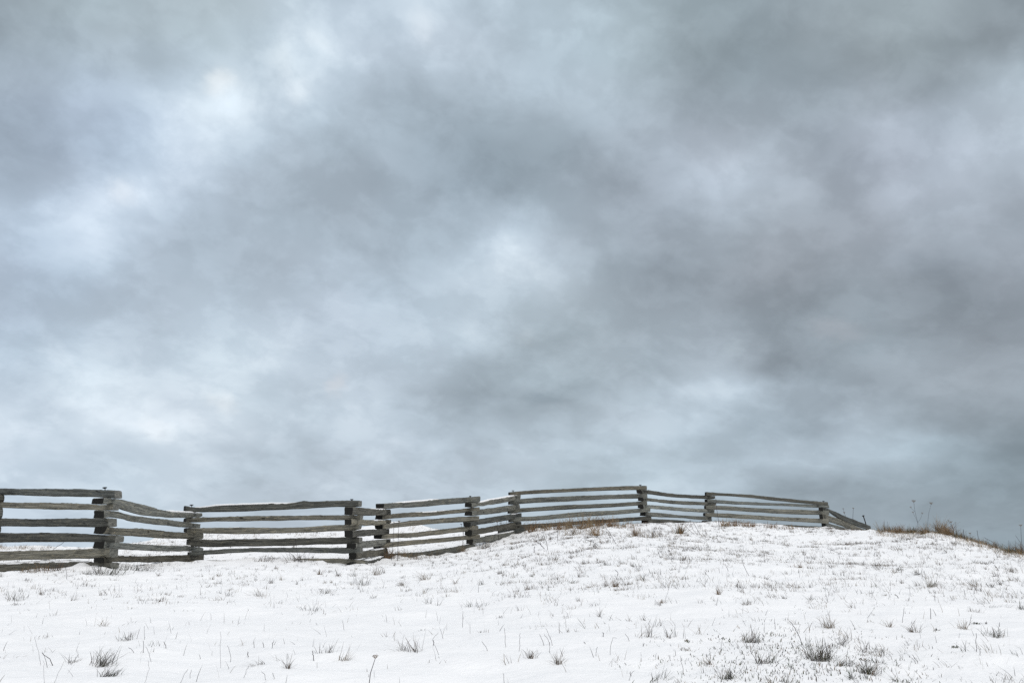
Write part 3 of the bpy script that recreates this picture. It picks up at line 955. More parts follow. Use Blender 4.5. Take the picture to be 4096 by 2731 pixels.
TUFTS = [
 # column, row, height, width, lean, colours, blades, label
 (75,2402,44,60,.15,('green','dark','brown'),46,'dark greenish grass tuft at the far left edge below the leftmost fence panel'),
 (169,2380,30,22,.1,('brown','dark'),20,'small pointed dark grass tuft right of the far left greenish tuft'),
 (285,2402,44,40,.5,('grey','brown'),26,'thin grass tuft leaning right below the leftmost fence corner'),
 (503,2562,42,78,.2,('dark','grey','green'),44,'dark spidery grass tuft on the bare snow below the second fence corner'),
 (408,2662,64,110,.35,('dark','grey','green'),80,'large dark arching grass tuft near the bottom left corner'),
 (432,2706,50,90,.1,('dark','green','grey'),60,'low dark grass tuft just under the large arching tuft at bottom left'),
 (285,2650,40,40,.6,('grey','dark'),24,'small tuft leaning right, left of the large arching tuft'),
 (878,2304,20,34,-.1,('brown','tan'),34,'small brown grass tuft below the long fence panel, nearest that panel'),
 (1080,2332,32,22,.25,('brown','dark'),30,'narrow brown grass tuft leaning right below the long fence panel'),
 (1128,2320,26,18,.0,('brown','tan'),20,'slim pale brown tuft between two taller tufts below the long panel'),
 (1031,2384,40,62,-.5,('tan','grey','brown'),46,'wispy tan grass tuft leaning left in mid snow below the long panel'),
 (918,2384,40,46,.0,('dark','twig'),20,'tangle of bent dark stems left of the wispy tan tuft'),
 (881,2399,26,30,-.1,('tan','brown'),26,'low tan tuft in front of the tangle of bent dark stems'),
 (1307,2372,24,76,.0,('dark','brown','green'),50,'wide low row of dark upright blades below the third fence corner'),
 (1252,2442,34,54,.15,('dark','grey'),30,'dark sparse tuft on open snow under the wide row of blades'),
 (1037,2657,46,66,-.9,('grey','dark'),46,'grass tuft flattened to the left at the bottom, left of centre'),
 (1151,2672,52,34,-.1,('dark','grey','brown'),40,'upright dark pointed tuft at the bottom, right of the flattened tuft'),
 (1313,2610,52,60,.1,('grey','dark'),36,'upright reedy tuft beside a broken brown stub near the bottom'),
 (1372,2640,52,52,.65,('grey','tan'),36,'pale tuft leaning right next to the umbel stalk at the bottom'),
 (1350,2303,30,28,-.2,('brown','dark'),30,'brown pointed tuft just below the third fence corner'),
 (1277,2297,26,26,-.35,('tan','brown'),26,'tan tuft leaning left below the right end of the long panel'),
 (1418,2304,34,30,-.1,('brown','green'),34,'brown green tuft under the narrow fence panel, left of a larger one'),
 (1504,2300,46,38,-.05,('brown','tan'),50,'bushy brown tuft under the fourth fence corner'),
 (1455,2338,34,74,-.05,('green','dark','grey'),64,'dark green wide tuft below the narrow fence panel'),
 (1694,2318,42,38,-.45,('brown','tan'),64,'dense brown tuft leaning left below the middle fence panel'),
 (1612,2343,28,40,-.15,('brown','grey'),34,'grey brown tuft left of the dense leaning brown tuft'),
 (1825,2334,30,14,.0,('brown','tan'),24,'slim upright brown tuft right of the dense leaning brown tuft'),
 (2001,2294,22,26,.05,('brown','dark'),34,'small bushy brown tuft at the foot of the slope near picture centre'),
 (2047,2331,18,40,.1,('brown','grey'),38,'low wide brown tuft below the small bushy one near centre'),
 (1928,2338,26,30,-.25,('grey','dark'),26,'grey tuft leaning left, left of the low wide brown tuft'),
 (1823,2368,26,44,.2,('tan','brown'),28,'tan spreading tuft under the slim upright brown tuft'),
 (1921,2426,38,56,.2,('green','dark'),42,'dark green tuft on open snow near the centre'),
 (1737,2418,30,60,.0,('dark','grey'),26,'sparse dark tuft left of the green one on open snow'),
 (1664,2606,64,62,-.35,('grey','brown','dark'),64,'tall grey brown tuft low in the centre with loose long blades'),
 (2459,2346,34,16,.0,('orange','brown'),60,'slim orange brown tuft standing out on the right slope'),
 (2296,2332,24,34,.1,('green','brown'),34,'greenish brown tuft on the slope left of the slim orange one'),
 (2649,2411,22,20,.05,('brown','orange'),32,'small fan shaped brown tuft alone right of centre'),
 (2318,2402,22,20,-.4,('brown','dark'),28,'small dark brown tuft leaning left, right of centre on open snow'),
 (2121,2632,36,22,-.15,('brown','grey'),38,'short brown tuft at the bottom near picture centre'),
 (2232,2655,54,34,-.35,('grey','brown'),46,'grey brown tuft leaning left beside the short one at the bottom'),
 (2594,2546,54,70,.0,('brown','dark','grey'),40,'open twiggy tuft with reddish stems low right of centre'),
 (2680,2550,44,60,.1,('brown','dark'),28,'reddish twiggy tuft right of the open twiggy tuft'),
 (2744,2600,26,34,.0,('tan','grey'),30,'pale tan tuft below the dark leafy rosette'),
 (2615,2726,46,70,.1,('green','dark'),46,'dark green spiky tuft at the bottom edge right of centre'),
 (2872,2377,28,16,-.05,('brown','orange'),52,'slim dark orange tuft on the right slope below the last long panel'),
 (3008,2570,56,90,.1,('green','dark','brown'),70,'green and dark leafy tuft in the weedy patch at lower right'),
 (3047,2652,64,60,.05,('green','dark','brown'),64,'green tuft with short stalks below the leafy weedy patch'),
 (2899,2716,62,52,.15,('green','grey','dark'),60,'spiky greenish tuft at the bottom, left of the weedy patch'),
 (2835,2657,44,40,-.2,('grey','tan'),34,'pale grey tuft above the spiky greenish tuft at the bottom'),
 (3267,2642,78,112,.0,('green','dark','grey'),120,'largest dark green clump at lower right beside a long twig'),
 (3365,2662,50,80,.1,('dark','green','brown'),60,'dark tuft of broken stems right of the largest green clump'),
 (3320,2510,50,42,-.05,('brown','tan','grey'),70,'brown upright tuft above the largest green clump'),
 (3203,2270,24,30,-.5,('brown','orange'),44,'brown tuft leaning left on the upper right slope'),
 (2994,2418,24,44,.0,('brown','grey'),44,'brown fan tuft on the right slope in a bare stretch'),
 (3368,2578,54,56,.7,('grey','dark'),44,'grey tuft with long blades swept right, right of the brown upright tuft'),
 (3129,2726,50,70,.5,('green','grey'),46,'greenish swept tuft at the bottom edge under the weedy patch'),
 (3135,2393,22,18,.0,('dark','grey'),26,'small dark upright tuft right of the brown fan tuft'),
 (3727,2347,36,60,.0,('brown','green','tan'),90,'broad brown green tuft on the right slope under the crest'),
 (3672,2298,30,52,-.7,('dark','grey'),50,'dark grey tuft swept left above the broad brown green tuft'),
 (3598,2279,14,34,-.2,('green','dark'),40,'low green tuft left of the dark swept tuft on the slope'),
 (3899,2346,34,84,-.8,('orange','tan','brown'),80,'orange tan grass lying to the left near the right edge'),
 (3463,2692,62,90,.0,('green','dark','brown'),90,'wide green clump at the bottom, right of the broken stems'),
 (3414,2714,40,70,.2,('green','dark'),60,'low green clump at the bottom edge beside the wide green clump'),
 (3555,2507,40,24,-.3,('brown','tan'),36,'slim brown tuft on white snow right of the brown upright tuft'),
 (3651,2528,48,40,-.3,('brown','grey'),50,'loose brown tuft leaning left in the lower right snow'),
 (3859,2516,40,50,-.6,('brown','tan'),44,'brown tuft swept left over the dark weedy plants at right'),
 (3988,2548,44,64,.1,('green','brown','dark'),74,'green brown dense tuft near the right edge, low down'),
 (4009,2424,22,56,.4,('green','dark'),56,'dark green tuft near the right edge, left of the edge tuft'),
 (4086,2436,34,44,-.1,('green','dark'),56,'dark green tuft cut by the right edge of the picture'),
 (3899,2448,22,60,-.7,('brown','dark'),44,'brown flattened tuft right of a forked bare stem'),
 (4043,2286,26,50,-.5,('brown','grey'),50,'grey brown tuft leaning left under the crest at the right edge'),
 # along the fence and the crest
 (215,2283,40,110,.0,('brown','dark','orange'),80,'brown thicket of dead grass along the buried bottom rail at left'),
 (120,2290,34,100,.0,('brown','tan'),46,'thin brown grass before the bottom rail at the left edge'),
 (395,2296,44,130,.45,('green','dark','grey'),100,'dark green grass drooping right under the leftmost fence corner'),
 (560,2282,36,120,.1,('dark','green','grey'),80,'dark low grass between the first two fence corners'),
 (1060,2242,24,110,.0,('brown','dark'),54,'brown fringe of grass on the drift in the middle of the long panel'),
 (1210,2246,40,90,-.2,('dark','green','brown'),66,'dark brushy grass at the right of the drift under the long panel'),
 (1560,2232,44,110,.0,('orange','brown'),110,'orange brown grass hugging the bottom rail right of the fourth corner'),
 (1670,2236,30,120,-.1,('orange','brown','tan'),70,'thin orange grass under the curved bottom rail of the middle panel'),
 (1848,2206,40,40,.0,('brown','tan'),46,'brown tuft against the bowed bottom rail left of the fifth corner'),
 (1940,2192,34,90,.1,('green','dark','brown'),56,'dark green grass under the short panel right of the fifth corner'),
 (2066,2130,62,80,.1,('brown','orange','dark'),120,'dense brown brush piled at the sixth fence corner'),
 (2185,2120,34,60,.2,('orange','tan'),80,'orange grass tuft at the left foot of the long upper panel'),
 (2235,2118,40,60,.1,('orange','brown'),80,'orange brown tuft second along the foot of the long upper panel'),
 (2325,2116,62,60,-.05,('orange','tan','brown'),90,'tall tan grass in the middle of the long upper panel'),
 (2396,2094,44,70,.2,('orange','brown'),100,'thick orange brown grass covering the lowest rail of the upper panel'),
 (2390,2142,58,60,-.05,('tan','orange'),80,'tan upright grass in front of the long upper panel'),
 (2290,2140,44,130,.0,('tan','grey'),90,'pale thin grass in snow before the long upper panel'),
 (2475,2112,48,70,.0,('tan','orange'),44,'thin tan stems near the right end of the long upper panel'),
 (2541,2142,44,26,.0,('orange','tan'),70,'narrow orange tuft in front of the seventh fence corner'),
 (2722,2134,44,44,.1,('orange','brown','green'),110,'brown green tuft standing before the eighth short panel'),
 (2600,2150,40,130,.0,('grey','dark','tan'),90,'grey thin grass in snow below the seventh fence corner'),
 (2940,2104,36,40,.0,('orange','brown'),60,'orange tuft at the foot of the last long panel, left part'),
 (2975,2104,26,40,-.1,('orange','tan'),44,'smaller orange tuft right beside the one under the last long panel'),
 (3075,2110,24,44,.2,('orange','brown'),60,'low orange tuft halfway under the last long panel'),
 (3170,2116,22,60,-.2,('orange','tan'),50,'thin orange grass under the right half of the last long panel'),
]
CREST = [
 (3560,2143,26,70,.1,('orange','brown','tan'),130,'low orange brown clump first along the crest right of the fence end'),
 (3530,2140,40,70,.0,('grey','tan'),50,'thin grey stems on the crest just right of the fence end'),
 (3598,2144,34,50,.1,('orange','brown'),120,'orange brown clump on the crest under the tall umbel stalks, left part'),
 (3648,2146,24,54,.1,('green','brown'),110,'green brown clump at the foot of the tallest umbel stalk'),
 (3700,2142,40,60,-.25,('brown','orange','tan'),160,'thick brown clump swept left on the middle of the crest'),
 (3762,2144,58,46,-.1,('brown','tan','orange'),190,'tallest dense brown clump on the hump of the crest'),
 (3800,2160,44,46,-.2,('brown','orange'),120,'brown clump right of the tallest clump on the hump'),
 (3846,2176,30,54,-.3,('green','brown'),130,'greenish clump where the crest starts to drop'),
 (3890,2192,22,60,-.4,('orange','brown'),110,'orange clump lying along the dropping crest'),
 (3985,2202,30,56,-.2,('orange','brown','green'),130,'orange brown clump with arching stems further down the crest'),
 (4040,2210,36,60,-.2,('brown','green'),110,'brown green clump near the right edge on the crest'),
 (4084,2220,44,40,-.1,('orange','brown'),120,'orange brown clump cut by the right edge on the crest'),
]
# snow banked a little round each tuft, with a small hollow where it stands
for row in TUFTS:
    c = spot(row[0], row[1])
    w = max(.05, row[3] * c[1] / FPX * .5)
    d2 = (MX - c[0])**2 + (MY - c[1])**2
    H += .016 * np.exp(-d2 / (w * 1.5 + .06)**2) - .022 * np.exp(-d2 / (w * .55 + .03)**2)
V = np.stack([MX, MY, H], -1).reshape(-1, 3)
ground.data.vertices.foreach_set('co', V.ravel())
ground.data.update()
for row in TUFTS:
    tuft(*row[:8])
# straw along the foot of the upper fence panels
for row in [(2130,2126,46,60,.1,('orange','brown'),70,'brown straw tuft right of the sixth fence corner'), (2275,2113,50,50,.0,('tan','orange'),80,'straw tuft left of the tall tan grass at the upper panel'),
            (2360,2108,50,50,.1,('orange','tan'),80,'straw tuft right of the tall tan grass at the upper panel'), (2440,2104,44,50,.0,('orange','brown'),70,'orange straw tuft at the right part of the upper panel'),
            (1545,2226,36,60,.0,('orange','brown'),70,'rusty straw tuft against the bottom rail at the fourth corner'), (1620,2226,32,60,.0,('orange','tan'),60,'rusty straw tuft along the bottom rail of the middle panel'),
            (2900,2103,30,50,.0,('orange','tan'),50,'straw tuft right of the eighth fence corner'), (3010,2106,26,50,.0,('orange','brown'),50,'straw tuft under the middle of the last long panel')]:
    tuft(*row, wmul=1.2)
def crest_row(px):
    lo, hi = 2060.0, 2300.0
    while hi - lo > 1.0:
        m = (lo + hi) / 2
        if ground_hit(px, m) is None:
            lo = m
        else:
            hi = m
    return hi


for row in CREST:
    row = (row[0], crest_row(row[0]) + 2.5) + row[2:]
    tuft(*row[:8], group='dead grass clumps along the crest', name='grass_clump', stiff=.45)

# broad dark leaves of low weeds
def rosette(px, py, wpx, cols, n, label):
    r = np.random.default_rng(int(px))
    c = spot(px, py)
    k = c[1] / FPX
    w = wpx * k
    sp = .25 if wpx >= 60 else .13
    bx, by = c[0] + r.normal(0, sp, n) * w, c[1] + r.normal(0, sp, n) * w
    base = np.stack([bx, by, gz(bx, by) - .004], -1)
    L = np.minimum(w * r.uniform(.15, .38, n), r.uniform(.012, .030, n))
    v, f, C = blade_mesh(base, L, L * r.uniform(.25, .42, n), r.uniform(0, 6.28, n), r.uniform(.2, 1.1, n), r.uniform(-.2, .4, n), pick_cols(cols, n, r), r)
    tag(make_mesh('weed', v, f, [M_PLANT], None, c, tint=C), label, 'weed', 'low leafy weeds in the snow', 'stuff' if wpx >= 60 else None)

for a in [(2747,2566,48,('brown','green','dark'),30,'dark brown and green leafy rosette right of the twiggy tufts'),
          (2885,2560,110,('green','dark'),34,'scattered dark leaves left of the green leafy tuft'),
          (3090,2540,90,('dark','green','brown'),32,'dark leaves on bent stems right of the green leafy tuft'),
          (3749,2520,44,('dark','twig','green'),26,'small weed with blackish leaves in the lower right snow'),
          (3816,2588,52,('green','dark'),28,'flat green weed low at right, left of a tall bare stem'),
          (3905,2494,60,('dark','green'),34,'dark leafy weed under the swept brown tuft at right'),
          (3976,2304,24,('twig','dark'),20,'blackish little weed on the slope near the right edge'),
          (3460,2640,60,('dark','green','brown'),30,'dark leaves around the wide green clump at the bottom right'),
          (3600,2725,70,('dark','green'),24,'dark weed leaves at the bottom edge right of the green clumps')]:
    rosette(*a)


def stalk(pts, rpx, label, colr='twig', name='dead_stem', cat='stem', Y=None, group='bare dead stems in the snow', dY=0.0):
    """pts: photo points from the base up"""
    b = spot(pts[0][0], pts[0][1], Y)
    k = b[1] / FPX
    r = np.random.default_rng(int(pts[0][0] * 3 + pts[0][1]))
    P = [b - np.array([0, 0, .03])]
    for i, (x, y) in enumerate(pts[1:], 1):
        P.append(at(x, y, b[1] + dY * i / len(pts) + r.normal(0, .01)))
    # finer, slightly crooked
    Q = []
    for a, c in zip(P[:-1], P[1:]):
        for f in (0, .34, .67):
            Q.append(a + (c - a) * f + r.normal(0, .0025, 3) * (f > 0))
    Q.append(P[-1])
    rr = np.linspace(1.0, .72, len(Q)) * rpx * k
    v, f = tube(Q, rr, 6)
    C = np.repeat([[*(np.array(PAL[colr]) * r.uniform(.8, 1.3)), 1]], len(v), axis=0)
    o = make_mesh(name, v, f, [M_PLANT], None, b, tint=C)
    if label:
        tag(o, label, cat, group)
    return o, Q, k


STEMS = [
 ([(218,2660),(200,2634),(168,2608)],2.4,'thick dark curved twig at the bottom left corner'),
 ([(168,2660),(155,2605),(137,2545)],.9,'thin upright stem beside the thick curved twig'),
 ([(210,2731),(232,2690),(258,2640)],.9,'thin stem slanting right at the bottom edge, left of the large tuft'),
 ([(180,2731),(175,2680),(174,2640)],.8,'thin upright stem at the bottom edge under the thick twig'),
 ([(576,2610),(574,2585),(572,2561)],1.6,'short upright dark stub below the second fence corner'),
 ([(540,2610),(528,2598),(515,2587)],1.5,'short dark stub slanting left next to the upright stub'),
 ([(608,2645),(596,2612),(582,2585)],1.1,'kinked thin stem right of the short stubs'),
 ([(668,2592),(663,2578),(655,2565)],2.0,'short thick twig on clean snow right of the kinked stem'),
 ([(575,2731),(590,2690),(595,2640)],.9,'thin stem slanting right at the bottom edge by the low dark tuft'),
 ([(578,2558),(577,2530),(578,2502)],1.0,'thin stem standing just above the short stubs'),
 ([(992,2628),(991,2616),(991,2605)],2.6,'pale broken stub left of the flattened tuft'),
 ([(1258,2642),(1254,2620),(1249,2602)],2.6,'thick broken brown stub beside the reedy tuft'),
 ([(1086,2592),(1091,2576),(1096,2560)],1.9,'short leaning stub above the flattened tuft'),
 ([(1058,2588),(1054,2576),(1051,2568)],1.9,'short stub with a bent top left of the leaning stub'),
 ([(925,2647),(920,2610),(909,2580)],1.3,'dark bowed stem on open snow left of the pale stub'),
 ([(882,2670),(881,2600),(881,2525)],.9,'tall thin stem on open snow left of the bowed stem'),
 ([(715,2731),(735,2700),(752,2674)],1.2,'thin stem slanting right at the bottom edge, second from left'),
 ([(761,2711),(760,2695),(766,2677)],1.3,'short dark stem near the bottom edge right of the slanting one'),
 ([(969,2710),(984,2690),(995,2662)],1.2,'dark stem slanting right under the flattened tuft'),
 ([(1074,2718),(1060,2700),(1046,2684)],1.4,'purple stem slanting left at the bottom below the pointed tuft'),
 ([(1102,2714),(1094,2700),(1089,2689)],1.6,'short purple stem close right of the slanting purple one'),
 ([(1738,2580),(1736,2568),(1733,2560)],2.2,'thick forked stub right of the tall grey brown tuft'),
 ([(1724,2562),(1738,2545),(1753,2528)],1.0,'thin stem slanting right over the forked stub'),
 ([(2025,2587),(2021,2545),(2017,2510)],1.2,'thin curved stem low near the picture centre'),
 ([(2077,2603),(2078,2560),(2082,2531)],1.2,'branching thin stem right of the curved stem near the centre'),
 ([(1955,2602),(1942,2582),(1927,2564)],1.4,'dark stem slanting left, left of the curved stem near the centre'),
 ([(1852,2472),(1851,2460),(1851,2443)],1.2,'short stem standing alone on open snow at the centre'),
 ([(2018,2731),(2015,2710),(2012,2690)],1.4,'short stem at the bottom edge near the centre'),
 ([(2211,2580),(2198,2545),(2183,2511)],1.2,'tall straight stem leaning left, rightmost of three by the short brown tuft'),
 ([(2181,2581),(2170,2560),(2158,2536)],1.5,'dark stem leaning left, leftmost of three by the short brown tuft'),
 ([(2204,2578),(2192,2556),(2177,2535)],1.2,'stem leaning left between two longer ones by the short brown tuft'),
 ([(2200,2610),(2199,2590),(2199,2567)],1.2,'upright reddish stem under the three leaning stems'),
 ([(2441,2618),(2443,2580),(2452,2548),(2466,2551)],1.1,'hooked thin stem low right of centre'),
 ([(2383,2622),(2386,2603),(2391,2586)],1.2,'thin stem slanting right, left of the hooked stem'),
 ([(2415,2544),(2413,2535),(2411,2527)],2.0,'short thick reddish stub above the hooked stem'),
 ([(2523,2562),(2512,2548),(2500,2533)],1.4,'dark stem slanting left, left of the open twiggy tuft'),
 ([(2346,2574),(2340,2570),(2334,2566)],2.0,'short dark twig lying on clean snow right of the three stems'),
 ([(2510,2662),(2504,2655),(2498,2649)],2.0,'short dark twig stuck in the snow left of a long thin blade'),
 ([(2735,2690),(2728,2655),(2720,2621)],1.2,'tall thin stem below the pale tan tuft'),
 ([(2508,2720),(2522,2700),(2539,2681)],1.1,'thin bowed stem at the bottom left of the dark green spiky tuft'),
 ([(3218,2580),(3190,2530),(3172,2500),(3157,2482)],1.9,'long dark twig slanting left above the largest green clump'),
 ([(3175,2590),(3170,2580),(3166,2569)],2.6,'short thick brown stub left of the long dark twig'),
 ([(3002,2303),(2984,2280),(2970,2250),(2968,2228)],1.3,'long bent stem on the slope below the last long panel'),
 ([(2916,2284),(2907,2268),(2900,2254)],1.3,'short stem leaning left on the slope, left of the long bent stem'),
 ([(3598,2391),(3590,2384),(3580,2375)],2.0,'dark twig lying on the snow at right centre'),
 ([(3726,2474),(3723,2450),(3721,2431)],1.8,'dark forked stem right of the lying twig'),
 ([(3908,2606),(3903,2570),(3904,2530)],1.7,'tall bare dark stem low at right'),
 ([(3921,2620),(3921,2605),(3923,2592)],1.6,'short bare stem right beside the tall bare dark stem'),
 ([(3608,2490),(3613,2460),(3617,2428)],1.2,'thin stem on white snow below the lying twig'),
 ([(3862,2384),(3858,2368),(3855,2355)],1.4,'short upright stem under the orange tan lying grass'),
 ([(3997,2279),(3988,2270),(3978,2259)],1.7,'dark twig leaning left under the crest near the right edge'),
 ([(2877,2118),(2872,2070),(2866,2030),(2863,1992)],1.3,'tall thin stem in front of the last long panel near the eighth corner'),
 ([(2183,2194),(2158,2173),(2130,2151)],1.9,'dark stick leaning left below the long upper panel'),
 ([(2168,2185),(2158,2160),(2147,2130)],1.1,'thin stem crossing the dark leaning stick'),
 ([(2192,2199),(2186,2170),(2176,2143)],1.5,'kinked dark stem right of the leaning stick'),
 ([(2205,2165),(2202,2150),(2198,2140)],1.6,'short curved stem left of the forked one below the upper panel'),
 ([(2228,2164),(2230,2146),(2229,2133)],1.5,'short forked stem below the upper panel'),
 ([(2467,2174),(2445,2140),(2425,2112)],1.2,'long thin stem leaning left below the right half of the upper panel'),
 ([(2400,2178),(2370,2165),(2337,2155)],1.3,'low stem lying left in front of the tan upright grass'),
 ([(2802,2135),(2785,2110),(2772,2085)],1.4,'dark bare stem leaning left, right of the brown green tuft by the eighth panel'),
 ([(2790,2133),(2772,2118),(2760,2078)],1.2,'kinked bare stem crossing the one by the eighth panel'),
 ([(2775,2132),(2750,2110),(2735,2094)],1.1,'thin bare stem leaning left against the eighth panel tuft'),
 ([(3363,2231),(3352,2210),(3308,2193)],1.0,'thin bent stem on the slope below the fence end'),
 ([(3220,2245),(3217,2220),(3213,2198)],1.0,'thin upright stem on the slope below the ninth corner'),
 ([(3299,2298),(3300,2270),(3300,2246)],1.2,'upright stem right of the brown leaning tuft on the upper slope'),
 ([(2467,2303),(2472,2290),(2459,2277)],1.7,'dark hooked stem above the slim orange tuft'),
 ([(2318,2282),(2304,2271),(2293,2264)],1.2,'dark knobbed stem leaning left on the slope, left of the hooked one'),
 ([(2137,2209),(2136,2195),(2139,2184)],2.2,'short dark split stub below the sixth corner'),
 ([(2067,2195),(2066,2185),(2066,2174)],1.2,'short thin stub left of the dark split stub'),
 ([(200,2270),(196,2230),(215,2195),(255,2168)],1.6,'arching dark bramble stem before the lower rails of the leftmost panel'),
 ([(72,2278),(71,2240),(72,2208)],1.3,'thin branched stem before the lower rails at the left edge'),
 ([(222,2262),(221,2230),(223,2199)],1.1,'thin upright stem right of the arching bramble stem'),
 ([(267,2315),(266,2290),(262,2262)],1.3,'dark stem in the snow under the bottom rail of the leftmost panel'),
 ([(1200,2243),(1165,2215),(1125,2188)],1.3,'stem leaning left across the lower rails of the long panel'),
 ([(1196,2243),(1188,2205),(1180,2152)],1.1,'thin stem standing before the lower rails of the long panel'),
 ([(3857,2160),(3855,2138),(3853,2116)],1.6,'dark stub stem standing on the dropping crest'),
 ([(3916,2186),(3913,2150),(3908,2120)],1.4,'thin bare stem on the dropping crest right of the stub stem'),
 ([(3551,2135),(3550,2105),(3549,2084)],.9,'faint thin stem on the crest right of the fence end'),
 ([(4000,2206),(3975,2170),(3935,2148)],1.1,'arching bare stem on the crest near the right edge'),
 ([(4037,2210),(4036,2185),(4035,2160)],1.0,'thin straight stem on the crest near the right edge'),
 ([(4094,2222),(4080,2165),(4062,2140)],1.0,'bent stem on the crest at the right edge'),
 ([(3992,2230),(3985,2215),(3978,2205)],1.4,'short leaning stem just below the crest near the right edge'),
]
for p, w, lb in STEMS:
    stalk(p, w * .62, lb)


# continuous low fringe of dead grass along the crest right of the fence
def crest_fringe():
    r = np.random.default_rng(5)
    cx = np.array([3490, 3560, 3640, 3700, 3770, 3830, 3880, 3960, 4020, 4110])
    cy = np.array([2139, 2143, 2143, 2139, 2141, 2158, 2186, 2198, 2206, 2219])
    cpx = np.arange(3500, 4121, 20)
    cpy = np.array([crest_row(x) for x in cpx])
    B, L = [], []
    for _ in range(420):
        px = r.uniform(3510, 4110)
        p = ground_hit(px, float(np.interp(px, cpx, cpy)) + 1 + abs(r.normal(0, 4)) + r.choice([0, 0, 0, 0, 8, 16]))
        if p is None:
            continue
        n = int(r.integers(4, 12))
        x, y = p[0] + r.normal(0, .05, n), p[1] + r.normal(0, .08, n)
        B.append(np.stack([x, y, gz(x, y) - .008], -1)); L.append(r.uniform(.04, .13, n) * (1 + .9 * (r.random(n) < .12)))
    B, L = np.concatenate(B), np.concatenate(L)
    n = len(B)
    ln = -.35 + r.normal(0, .5, n)
    v, f, C = blade_mesh(B, L, r.uniform(.003, .006, n), np.where(ln >= 0, 0, math.pi) + r.normal(0, .7, n), np.abs(ln), r.uniform(0, .5, n),
                         pick_cols(('brown', 'orange', 'tan', 'tan', 'green'), n, r), r)
    tag(make_mesh('crest_grass', v, f, [M_PLANT], None, None, tint=C), 'low matted brown grass fringe along the crest right of the fence', 'grass', None, 'stuff')


crest_fringe()


def umbel(tip, dirn, R0, colr, parent, org, seed, cup=.8):
    """dry flower head: thin rays curving up from one point, each with a small knot of seeds"""
    r = np.random.default_rng(seed)
    parts = []
    for i in range(15):
        an = 2.399 * i
        rad = R0 * math.sqrt((i + .6) / 15)
        e = tip + np.array([math.cos(an) * rad, math.sin(an) * rad, R0 * (cup + r.normal(0, .08)) * (.75 + .35 * rad / R0)])
        mid = tip + (e - tip) * .5 + np.array([math.cos(an), math.sin(an), -.5]) * R0 * .12
        parts.append(tube([tip, mid, e], R0 * .035, 4))
        for _ in range(3):
            q = e + r.normal(0, R0 * .09, 3)
            parts.append(tube([q, q + np.array([0, 0, R0 * .09]), q + np.array([0, 0, R0 * .16])], [R0 * .03, R0 * .085, R0 * .03], 5))
    v, f = join(parts)
    C = np.repeat([[*PAL[colr], 1]], len(v), axis=0)
    return make_mesh('seed_head', v, f, [M_PLANT], parent, org, tint=C)


def carrot(pts, rpx, heads, label, Y=None, colr='twig', dark='brown', group='dried umbel stalks'):
    """main stem, side branches and their heads; heads: (x, y, size, joint on the stem or None for its tip)"""
    b = spot(pts[0][0], pts[0][1], Y)
    e = empty('wild_carrot_stalk', b)
    k = b[1] / FPX
    P = [b - np.array([0, 0, .03])] + [at(x, y, b[1]) for x, y in pts[1:]]
    v, f = tube(P, np.linspace(1, .6, len(P)) * rpx * k, 6)
    make_mesh('stem', v, f, [M_PLANT], e, b, tint=np.repeat([[*PAL[colr], 1]], len(v), axis=0))
    for i, (x, y, sz, jn) in enumerate(heads):
        tip = at(x, y, b[1] + (.03 * i if jn is not None else 0))
        if jn is not None:
            v, f = tube([P[jn], (P[jn] + tip) / 2 + np.array([.01, 0, -.01]), tip], rpx * k * .55, 5)
            make_mesh('branch', v, f, [M_PLANT], e, b, tint=np.repeat([[*PAL[colr], 1]], len(v), axis=0))
        umbel(tip, None, sz * k * .85, dark, e, b, int(x + y))
    tag(e, label, 'dried plant', group)


carrot([(1473,2745),(1482,2690),(1495,2650),(1501,2632)], 1.6, [(1501,2632,14,None)], 'dark umbel stalk with open rays rising from the bottom edge')
carrot([(3673,2136),(3671,2090),(3660,2045),(3655,2008)], .6, [(3655,2008,9,None),(3643,2030,4.5,2),(3652,2050,5,1),(3689,2054,5,1)], 'tallest branched umbel stalk on the crest right of the fence')
carrot([(3711,2136),(3711,2090),(3715,2050),(3725,2016)], .5, [(3725,2016,8,None)], 'second tall umbel stalk on the crest, right of the tallest')
carrot([(3826,2166),(3812,2115),(3804,2090)], .75, [(3804,2090,6.5,None),(3823,2092,3.5,1),(3793,2082,3,1)], 'short branched umbel stalk on the hump of the crest')
carrot([(3886,2186),(3884,2160),(3880,2135)], .5, [(3880,2135,5.5,None)], 'small umbel on a thin stem above the dropping crest')
carrot([(4091,2216),(4085,2150),(4083,2104)], .75, [(4083,2104,7,None)], 'umbel stalk at the right edge of the picture')
carrot([(3404,2128),(3392,2085),(3377,2052)], .8, [(3377,2052,5,None),(3373,2036,4,2)], 'thin umbel stalk behind the sloping end panel of the fence', Y=35.2)
carrot([(3406,2128),(3411,2080),(3413,2034)], .8, [(3413,2034,4.5,None)], 'upright umbel stalk behind the sloping end panel, right of the thin one', Y=35.6)
carrot([(1590,2242),(1593,2150),(1596,2088)], 1.0, [(1596,2088,7,None)], 'umbel stalk before the middle panel near the fourth corner')
carrot([(1566,2240),(1573,2150),(1576,2090)], .9, [(1576,2090,4,None)], 'thin umbel stalk left of the one near the fourth corner')
carrot([(1850,2200),(1853,2140),(1857,2094)], 1.1, [(1857,2094,8,None),(1845,2098,5,1)], 'umbel stalk before the fifth fence corner')
carrot([(1995,2160),(1991,2120),(1989,2090)], 1.0, [(1989,2090,7,None),(2001,2094,5,1)], 'umbel stalk before the short panel left of the sixth corner')

